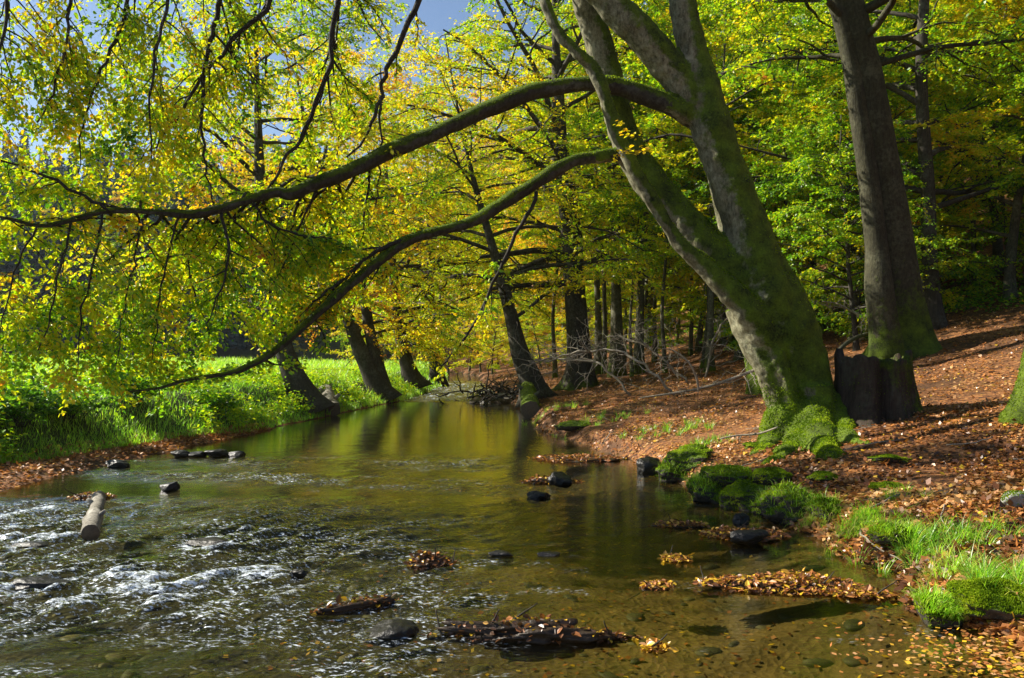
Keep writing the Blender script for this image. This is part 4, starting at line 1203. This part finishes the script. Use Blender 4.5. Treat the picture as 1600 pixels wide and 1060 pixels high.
dead_branch('long fallen branch lying across the leaves, its end raised against the leaning beech', traced([(1195, 572, 7, 15.0), (1150, 590, 7, 15.2), (1100, 606, 6, 15.3), (1050, 615, 5, 15.5), (1000, 622, 3, 15.6)], 4), 51, 5, .5)
dead_branch('arching bleached dead branch above the brown leaves', traced([(1055, 618, 7, 17.5), (1025, 590, 7, 17.6), (990, 560, 7, 18), (955, 548, 6, 18.3), (915, 550, 5, 18.6), (870, 558, 4, 19), (830, 568, 3, 19)], 4), 52, 16, 1.0)
dead_branch('grey dead branch raised left towards the driftwood tangle', traced([(985, 620, 7, 19), (955, 585, 6, 19.2), (925, 565, 6, 19.5), (880, 560, 5, 20), (835, 566, 4, 20.5), (800, 580, 2, 20.6)], 4), 53, 16, .9)
dead_branch('twisted thicket of dead twigs in front of the thin trunks', traced([(1075, 600, 7, 20), (1050, 575, 6, 20.2), (1015, 545, 5, 20.5), (985, 530, 4, 21), (950, 525, 3, 21)], 4), 54, 16, 1.2, .45)
dead_branch('tangled dead sapling leaning right of the arching branch', traced([(1100, 590, 6, 21), (1110, 550, 6, 21), (1128, 510, 5, 21), (1150, 480, 4, 21)], 4), 55, 12, 1.1, .4)
dead_branch('small forked dead branch standing in the leaves near the fallen branch', traced([(1092, 612, 5, 14.6), (1088, 590, 5, 14.6), (1075, 565, 4, 14.6), (1052, 548, 3, 14.8), (1035, 545, 2, 14.8)], 4), 56, 3, .3)
dead_branch('pale dead branch propped against the stout double-trunked beech', traced([(1365, 498, 8, 18), (1340, 490, 7, 18.2), (1320, 480, 5, 18.4), (1290, 470, 3, 18.6)], 4), 57, 8, .7)
dead_branch('mossy fallen bough curving over the leaves left of the stout beech', traced([(1310, 548, 9, 16), (1325, 535, 9, 16.2), (1345, 525, 8, 16.5), (1368, 520, 7, 17)], 4), 58, 3, .5, bark='grey_bark')
dead_branch('thin bare branch lying on the leaves left of the leaning beech roots', traced([(1215, 668, 4, 10.2), (1185, 678, 4, 10.4), (1150, 681, 4, 10.5), (1125, 686, 3, 10.5)], 4), 59, 2, .25)

def loose_sticks():
    rng = np.random.default_rng(91)
    for q in range(22):
        px, py = rng.uniform(930, 1600), rng.uniform(640, 850)
        p = ground_at(px, py)
        if p[0] < edges(np.array([p[1]]))[1][0] + .15: continue
        w = walk((0, 0, 0), (*rng.normal(0, 1, 2), 0), rng.uniform(.3, .9), 7, rng, .16, 0)
        w[:, 2] = height(w[:, 0] + p[0], w[:, 1] + p[1]) - p[2] + .022 + rng.uniform(0, .02, 8)
        mb = MB(); r0 = rng.uniform(.004, .010); add_tube(mb, w, np.linspace(r0, r0 * .5, 8), 5)
        o = mb.build('stick', M['deadwood'], None, loc=tuple(p))
        tag(o, 'thin bare stick lying on the fallen leaves of the right bank', 'stick', 'sticks on the leaves of the right bank')
loose_sticks()

def driftwood():
    base = ground_at(778, 628); rng = np.random.default_rng(71)
    t = thing('driftwood_tangle', 'dark tangle of roots and driftwood jammed at the far right bank', 'driftwood', (base[0], base[1], wlevel(base[1])))
    mb = MB()
    for q in range(150):
        p = rng.normal(0, 1, 3) * np.array([1.0, .8, .16]) + np.array([.3, .3, .18])
        w = walk(p, rng.normal(0, 1, 3) * np.array([1, .7, .5]), rng.uniform(.4, 1.6), 7, rng, .3, 0)
        rr = rng.uniform(.008, .045); add_tube(mb, w, np.linspace(rr, rr * .35, 8), 5)
    tag(mb.build('sticks', M['twig'], t), kind='stuff')
    mm = MB(); 
    k, n = 40, 14
    a = np.arange(k) / k * 6.283
    rows = [np.stack([np.cos(a) * 1.3 * math.cos(f * 1.57) * (1 + .4 * vnoise(a * 2, a * 0 + f, 3)) + .3, np.sin(a) * 1.1 * math.cos(f * 1.57) + .3, np.full(k, -.1 + .4 * math.sin(f * 1.57)) + .06 * vnoise(a * 3, a * 0 + f * 4, 5)], 1) for f in np.linspace(0, .98, n)]
    i = np.arange(n - 1)[:, None] * k; j = np.arange(k)[None, :]; j2 = (j + 1) % k
    mm.add(np.concatenate(rows), np.stack([i + j, i + j2, i + k + j2, i + k + j], -1).reshape(-1, 4))
    mm.build('root_mass', M['mud'], t)
driftwood()

# ------------------------------------------------------------------ rocks, leaf islands, hummocks, tufts
def blob(dims, seed, rough=.3, flat=0.0, sub=5, cuts=0):
    me0 = bpy.data.meshes.new('b'); import bmesh
    bm = bmesh.new(); bmesh.ops.create_icosphere(bm, subdivisions=sub, radius=1.0); bm.to_mesh(me0); bm.free()
    nv = len(me0.vertices); V = np.empty(nv * 3, np.float32); me0.vertices.foreach_get('co', V); V = V.reshape(-1, 3).astype(float)
    rng = np.random.default_rng(seed)
    for _ in range(cuts):
        d = unit(rng.normal(0, 1, 3)); h_ = rng.uniform(.45, .8); e = V @ d - h_
        V = V - np.maximum(e, 0)[:, None] * d * .92
    V = V * (1 + rough * vnoise3(V + seed, 1.5, seed) + rough * .45 * vnoise3(V + seed, 4, seed) + rough * .22 * vnoise3(V + seed, 10, seed))[:, None]
    V = V * np.array(dims)
    me0.vertices.foreach_set('co', V.astype(np.float32).ravel())
    me0.polygons.foreach_set('use_smooth', np.full(len(me0.polygons), True)); me0.update()
    return me0

def water_pt(px, py):
    v = ray(px, py); Y = EYE / -v[2] * v[1]
    return at(px, py, Y)

def rock(px, py, w, label, hfrac=.4, dfrac=.7, mat_='wetrock', seed=1, rz=0, sink=.3, in_stream=True, fz=0, cuts=7, group=None, name='rock', rough=.3, ln=.022, grass=0):
    p = water_pt(px, py) if in_stream else ground_at(px, py)
    hw = rad(w, p[1]); rng = np.random.default_rng(seed)
    dims = (hw, hw * dfrac, hw * hfrac * 1.3)
    if mat_ == 'mossrock' and not in_stream: dims = (hw * 1.25, hw * dfrac * 1.35, hw * hfrac * 1.15); rough = max(rough, .55); sink = .42
    z = (0.0 if in_stream else p[2]) + dims[2] * (1 - 2 * sink) 
    t = thing(name, label, 'rock', (p[0], p[1], z), rz, group)
    o = link('stone', blob(dims, seed, rough, 0, 5, cuts), M[mat_], t)
    if in_stream: ROCKS_IN_STREAM.append((p[0], p[1], hw * .95))
    if fz:
        f = MB(); P, N = surface_points(o.data, int(fz * 1.6), rng, lambda c, n: ss((n[:, 2] + .1 + vnoise3(c, 6, seed) * 1.5) / .5))
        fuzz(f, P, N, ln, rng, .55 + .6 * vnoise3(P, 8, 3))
        q = f.build('moss', M['mossfuzz'], t, smooth=False); q.color = (.5, .5, .5, 1); tag(q, kind='stuff')
    if grass:
        g = MB(); P, N = surface_points(o.data, grass, rng, lambda c, n: ss((n[:, 2] + .1) / .5))
        blades(g, P, np.arctan2(N[:, 1], N[:, 0]) + rng.normal(0, .6, grass), rng.uniform(.04, .16, grass), rng.uniform(.003, .006, grass), rng.uniform(1.0, 2.8, grass), np.clip(.62 + rng.normal(0, .15, grass), 0, 1), rng)
        q = g.build('grass', M['grass'], t); q.color = (.5, .5, .5, 1); tag(q, kind='stuff')
    return t

rock(62, 918, 92, 'flat black wet rock in the white water, lowest at left', .22, .5, seed=3)
rock(262, 766, 36, 'small pointed black rock upstream of the pale log', .45, .6, seed=4)
rock(468, 903, 34, 'small dark rock splitting a white riffle in midstream', .4, .6, seed=5)
rock(610, 992, 90, 'rounded brown boulder with water sliding round it', .30, .8, seed=6, sink=.42, cuts=2)
rock(180, 730, 44, 'low dark rock at the edge of the leafy left shore', .3, .6, seed=7)
for q, (px, w) in enumerate(((282, 34), (308, 30), (338, 40), (368, 34))):
    rock(px, 714, w, 'dark wet rock in the short line off the left shore', .34, .7, seed=8 + q, group='dark rocks in a line off the left shore')
rock(878, 757, 40, 'pointed dark rock beside the midstream leaf heap', .6, .7, seed=14)
rock(842, 778, 44, 'low dark rock just below the midstream leaf heap', .28, .6, seed=15)
rock(1012, 738, 56, 'dark wet block with a mossy top at the right waterline', .55, .7, seed=16)
rock(785, 868, 50, 'dark flat stone breaking the surface in midstream', .16, .4, seed=17)
rock(860, 868, 44, 'smaller dark flat stone breaking the surface in midstream', .15, .4, seed=18)
rock(1158, 818, 26, 'small upright dark stone on the leaf islet below the hummocks', .8, .7, seed=19)
rock(1170, 848, 66, 'flat olive stone at the front of the leaf islet below the hummocks', .35, .6, seed=20)
rock(50, 853, 60, 'submerged brown rock left of the pale log', .14, .5, seed=21, sink=.42)
rock(330, 850, 80, 'low brown rock awash below the pale log', .16, .5, seed=22, sink=.44)

mr = dict(mat_='mossrock', in_stream=False, cuts=2)
rock(1112, 772, 66, 'grassy moss hummock at the water edge, furthest left of the hummocks', .62, .8, seed=23, fz=4000, grass=700, **mr)
rock(1165, 786, 56, 'dark round moss cushion overhanging the water', .8, .9, seed=24, fz=4500, **mr)
rock(1202, 752, 48, 'round moss cushion set back on the leaves', .6, .8, seed=25, fz=3500, **mr)
rock(1080, 728, 70, 'long dark mossy bank edge above the wet block', .5, .8, seed=26, fz=4000, **mr)
rock(1246, 800, 76, 'big moss mound with pale grass hanging to the water', .75, .9, seed=27, fz=5000, grass=350, **mr)
rock(1062, 745, 60, 'moss hummock trailing grass, just above the furthest left hummock', .6, .9, seed=33, fz=3500, grass=500, **mr)
rock(1138, 748, 66, 'broad leaf-strewn moss hummock behind the water-edge ones', .45, .9, seed=34, fz=4000, grass=100, **mr)
rock(1205, 800, 60, 'dark moss hummock in the gap before the big moss mound', .5, .9, seed=35, fz=3500, grass=250, **mr)
rock(1290, 806, 50, 'bright low moss hump between the big moss mound and the pale drooping grass', .5, .9, seed=36, fz=3500, grass=200, **mr)
rock(1395, 845, 56, 'low moss hump between the two fullest green grass tufts', .45, .9, seed=37, fz=3500, grass=250, **mr)
rock(1090, 712, 52, 'moss hump on the bank corner above the long dark mossy edge', .5, .9, seed=38, fz=3000, grass=60, **mr)
rock(1462, 972, 84, 'grey stone topped with grassy moss, lying in the shallows', .5, .6, seed=28, fz=3500, grass=500, mat_='mossrock', in_stream=True, cuts=4)
rock(1546, 958, 112, 'bright green moss-covered boulder in the near right corner', .5, .6, seed=29, fz=9000, rz=-.3, **mr)
rock(1592, 792, 50, 'pale grey rock with moss on one side, at the right edge', .5, .8, mat_='greyrock', seed=30, in_stream=False, fz=600)
for q, (px, py, w) in enumerate(((1130, 735, 40), (1285, 748, 40), (1390, 720, 46), (1300, 712, 36), (1385, 762, 40), (1275, 782, 40), (900, 668, 50), (1180, 700, 40))):
    rock(px, py, w, 'low moss patch dotted over the fallen leaves of the right bank', .25, .7, seed=60 + q, fz=1500, group='moss patches on the right bank', name='moss_patch', **mr)

def leaf_island(px, py, w, label, seed, hfrac=.18, dfrac=.4, rz=0, n=900, tint=.55, ysh=.2, sticks=4, rough=.45, ls=.040, name='leaf_heap'):
    p = water_pt(px, py); hw = rad(w, p[1]); rng = np.random.default_rng(seed)
    t = thing(name, label, 'leaf heap', (p[0], p[1], 0), rz)
    dims = (hw, hw * dfrac, hw * hfrac * (.9 if seed in (82, 87, 88) else .5))
    o = link('mound', blob(dims, seed, rough * 1.7, 0, 5, 1), M['mud'], t)
    n = int(n * 1.35)
    lv = MB(); P, N = surface_points(o.data, n, rng, lambda c, nn: ss((nn[:, 2]) / .5) * (c[:, 2] > -.01))
    P = P + N * rng.uniform(.0, .02, n)[:, None]
    fl = rng.random(n) < .42           # a ragged fringe lying on the water
    a2 = rng.uniform(0, 6.283, n); rr2 = (.75 + .45 * np.abs(vnoise(a2 * 2.2, a2 * 0 + seed, 5)) * 2) * rng.uniform(.8, 1.05, n)
    P[fl] = np.stack([np.cos(a2) * rr2 * hw, np.sin(a2) * rr2 * hw * dfrac, rng.uniform(.002, .012, n)], 1)[fl]; N[fl] = (0, 0, 1)
    tn = np.clip(tint - .17 + rng.normal(0, .22, n), 0, .84); m = rng.random(n) < ysh; tn[m] = rng.uniform(.86, 1, m.sum())
    leaf_mesh(lv, P, unit(rng.normal(0, 1, (n, 3)) * np.array([1, 1, .3])), unit(N + rng.normal(0, .4, (n, 3)) * np.where(fl, .35, 1)[:, None]), ls * np.clip(rng.lognormal(-.2, .35, n), .3, 1.6), tn, True)
    q = lv.build('leaves', M['litter'], t, smooth=False); q.color = (.5, .5, .5, 1); tag(q, kind='stuff')
    for s in range(sticks):
        i = rng.integers(0, n)
        w_ = walk(P[i] - np.array([0, 0, .02]), rng.normal(0, 1, 3) * np.array([1, .6, .5]) + np.array([0, 0, .3]), rng.uniform(.06, .2), 6, rng, .1, 0)
        sb = MB(); add_tube(sb, w_, np.linspace(.007, .003, 7), 5); sb.build('twig', M['twig'], t)
    ROCKS_IN_STREAM.append((p[0], p[1], hw * .7))

leaf_island(1228, 915, 240, 'long islet of orange and brown leaves in the shallows, with a green moss streak', 81, .17, .34, -.05, 1700, .52, .3, 6)
leaf_island(840, 995, 300, 'long black waterlogged bough heaped with dark leaves, nearest midstream', 82, .17, .18, -.02, 330, .2, .16, 10, .7)
leaf_island(1160, 838, 120, 'leaf islet with dark stones just below the moss hummocks', 83, .2, .6, .1, 900, .55, .2, 4)
leaf_island(1066, 822, 72, 'small heap of brown leaves in the shallows left of the hummocks', 84, .2, .5, 0, 450, .5, .25, 3)
leaf_island(862, 753, 84, 'midstream heap of brown leaves caught on rocks', 85, .24, .5, 0, 500, .45, .15, 5)
leaf_island(900, 718, 130, 'leafy spit running out from the right bank', 86, .14, .5, .1, 900, .5, .08, 4, ls=.05)
leaf_island(672, 882, 70, 'twiggy clump of dark red leaves snagged in midstream', 87, .4, .5, .2, 350, .3, .1, 9, .6)
leaf_island(556, 950, 110, 'slanting dark bough with a few orange leaves left of the black bough', 88, .2, .25, .5, 110, .35, .2, 5, .5)
leaf_island(1052, 874, 42, 'tiny tuft of yellow-green leaves in the right shallows, upper of two', 89, .35, .7, 0, 170, .6, .75, 2)
leaf_island(1030, 918, 48, 'tiny heap of tan leaves in the right shallows, lower of two', 90, .35, .7, 0, 200, .62, .3, 2)
leaf_island(147, 778, 66, 'leaf-covered stone just upstream of the pale log', 91, .3, .6, .1, 320, .4, .15, 3)
leaf_island(1340, 930, 90, 'flat raft of orange leaves joining the long islet to the bank', 92, .10, .4, -.2, 500, .55, .4, 2)
leaf_island(1025, 1015, 40, 'small green and yellow leaf clump right of the black bough', 93, .3, .6, 0, 130, .6, .7, 1)

def tuft(px, py, n, L, spread, label, seed, droop=(.6, 2.0), tint=.55, az=None):
    p = ground_at(px, py); rng = np.random.default_rng(seed)
    t = thing('grass_tuft', label, 'grass tuft', p, 0, 'grass tufts along the right waterline')
    mb = MB()
    nc = max(4, n // 35); cx, cy = rng.normal(0, spread, nc), rng.normal(0, spread * .7, nc); ci = rng.integers(0, nc, n)
    P = np.stack([cx[ci] + rng.normal(0, .022, n), cy[ci] + rng.normal(0, .022, n), np.zeros(n)], 1)
    P[:, 2] = height(P[:, 0] + p[0], P[:, 1] + p[1]) - p[2] - .01
    A = np.arctan2(P[:, 1] - cy[ci], P[:, 0] - cx[ci]) + rng.normal(0, .5, n) if az is None else rng.normal(az, .8, n)
    dead = rng.random(n) < .22
    blades(mb, P, A, .62 * L * np.clip(rng.lognormal(-.3, .4, n), .2, 1.4), rng.uniform(.0025, .0075, n), rng.uniform(*droop, n) + .4 * dead, np.clip(tint - .16 + rng.normal(0, .17, n) + .42 * dead, 0, 1), rng, 4)
    q = mb.build('blades', M['grass'], t); q.color = (.5, .5, .5, 1); tag(q, kind='stuff')
tuft(1275, 812, 500, .34, .09, 'pale drooping grass tuft trailing into the water beside the big moss mound', 1, (1.4, 2.6), .85, -2.0)
tuft(1345, 822, 900, .36, .13, 'full green grass tuft hanging over the waterline, right of the pale drooping tuft', 2, (.9, 2.4), .62, -1.9)
tuft(1442, 862, 900, .34, .15, 'wide green grass tuft among leaves above the orange leaf raft', 3, (.6, 2.0), .55)
tuft(1500, 850, 600, .30, .16, 'thin green grass patch behind the wide tuft on the right', 4, (.5, 1.8), .55)
tuft(1562, 905, 900, .34, .16, 'grass tuft at the right edge above the bright mossy boulder', 5, (.6, 2.2), .6)
tuft(1525, 930, 350, .26, .08, 'small green tuft just behind the bright mossy boulder', 6, (.5, 1.8), .5)
tuft(1480, 890, 500, .28, .14, 'straw-tinged grass tuft between the wide tuft and the mossy boulder', 7, (.6, 2.2), .8)
tuft(1050, 672, 800, .28, .34, 'low strip of green grass on the leaves above the wet block', 8, (.5, 1.6), .42)
tuft(930, 660, 700, .26, .38, 'low grass strip on the bank edge by the leafy spit', 9, (.5, 1.6), .6)
tuft(1110, 690, 400, .22, .25, 'small dark grass strip left of the beech roots', 10, (.5, 1.6), .4)
tuft(1400, 780, 300, .18, .12, 'faint short grass patch on the leaves uphill of the green tufts', 11, (.5, 1.6), .65)
tuft(870, 640, 600, .3, .4, 'yellowish grass beside the thick mossy log', 12, (.5, 1.6), .72)

def bush(px, py, label, seed, n=40, Hh=.9, tint=.28):
    p = ground_at(px, py); rng = np.random.default_rng(seed)
    t = thing('leafy_bush', label, 'bush', p)
    wood_, cr = MB(), Crown()
    for q in range(n):
        a = rng.uniform(0, 6.28); w = walk(rng.normal(0, .12, 3) * np.array([1, 1, 0]), (math.cos(a) * .6, math.sin(a) * .6, 1), Hh * rng.uniform(.6, 1.15), 6, rng, .18, .08)
        add_tube(wood_, w, np.linspace(.006, .002, 7), 4); cr.path(w[2:], tint + rng.normal(0, .06))
    wood_.build('stems', M['twig'], t)
    lv = MB(); cr.leaves(lv, n * 45, .075, rng, flat=.5, jit=1.0, full=True); c = lv.build('foliage', M['leaf'], t, smooth=False); c.color = (.5, .5, .5, 1)
bush(20, 668, 'leafy dark green bush on the bank at the left edge', 1, 44, .85, .2)
bush(110, 655, 'bright green leafy bush right of the dark one on the left bank', 2, 40, .7, .3)
bush(205, 628, 'broad low bush under the drooping branches on the left bank', 3, 40, .7, .22)
bush(330, 640, 'small green bush in the sunlit grass under the lower limb', 4, 26, .5, .3)

build_water()

# thin valley air: the wooded slope beyond the meadow fades a little to blue
def haze():
    q = NT('valley_air')
    v = q.n('VolumePrincipled', None, Color=(.80, .88, 1.0), Density=.00022, Anisotropy=.4)
    q.set(q.out.inputs[1], v)
    mb = MB()
    x, y0, y1, z0, z1 = 265, -66, 326, -3, 95
    V = [(a, b, c) for c in (z0, z1) for b in (y0, y1) for a in (-x, x)]
    mb.add(V, np.array([[0, 2, 3, 1], [4, 5, 7, 6], [0, 1, 5, 4], [2, 6, 7, 3], [0, 4, 6, 2], [1, 3, 7, 5]]))
    tag(mb.build('haze', q.m, smooth=False), kind='stuff')
haze()
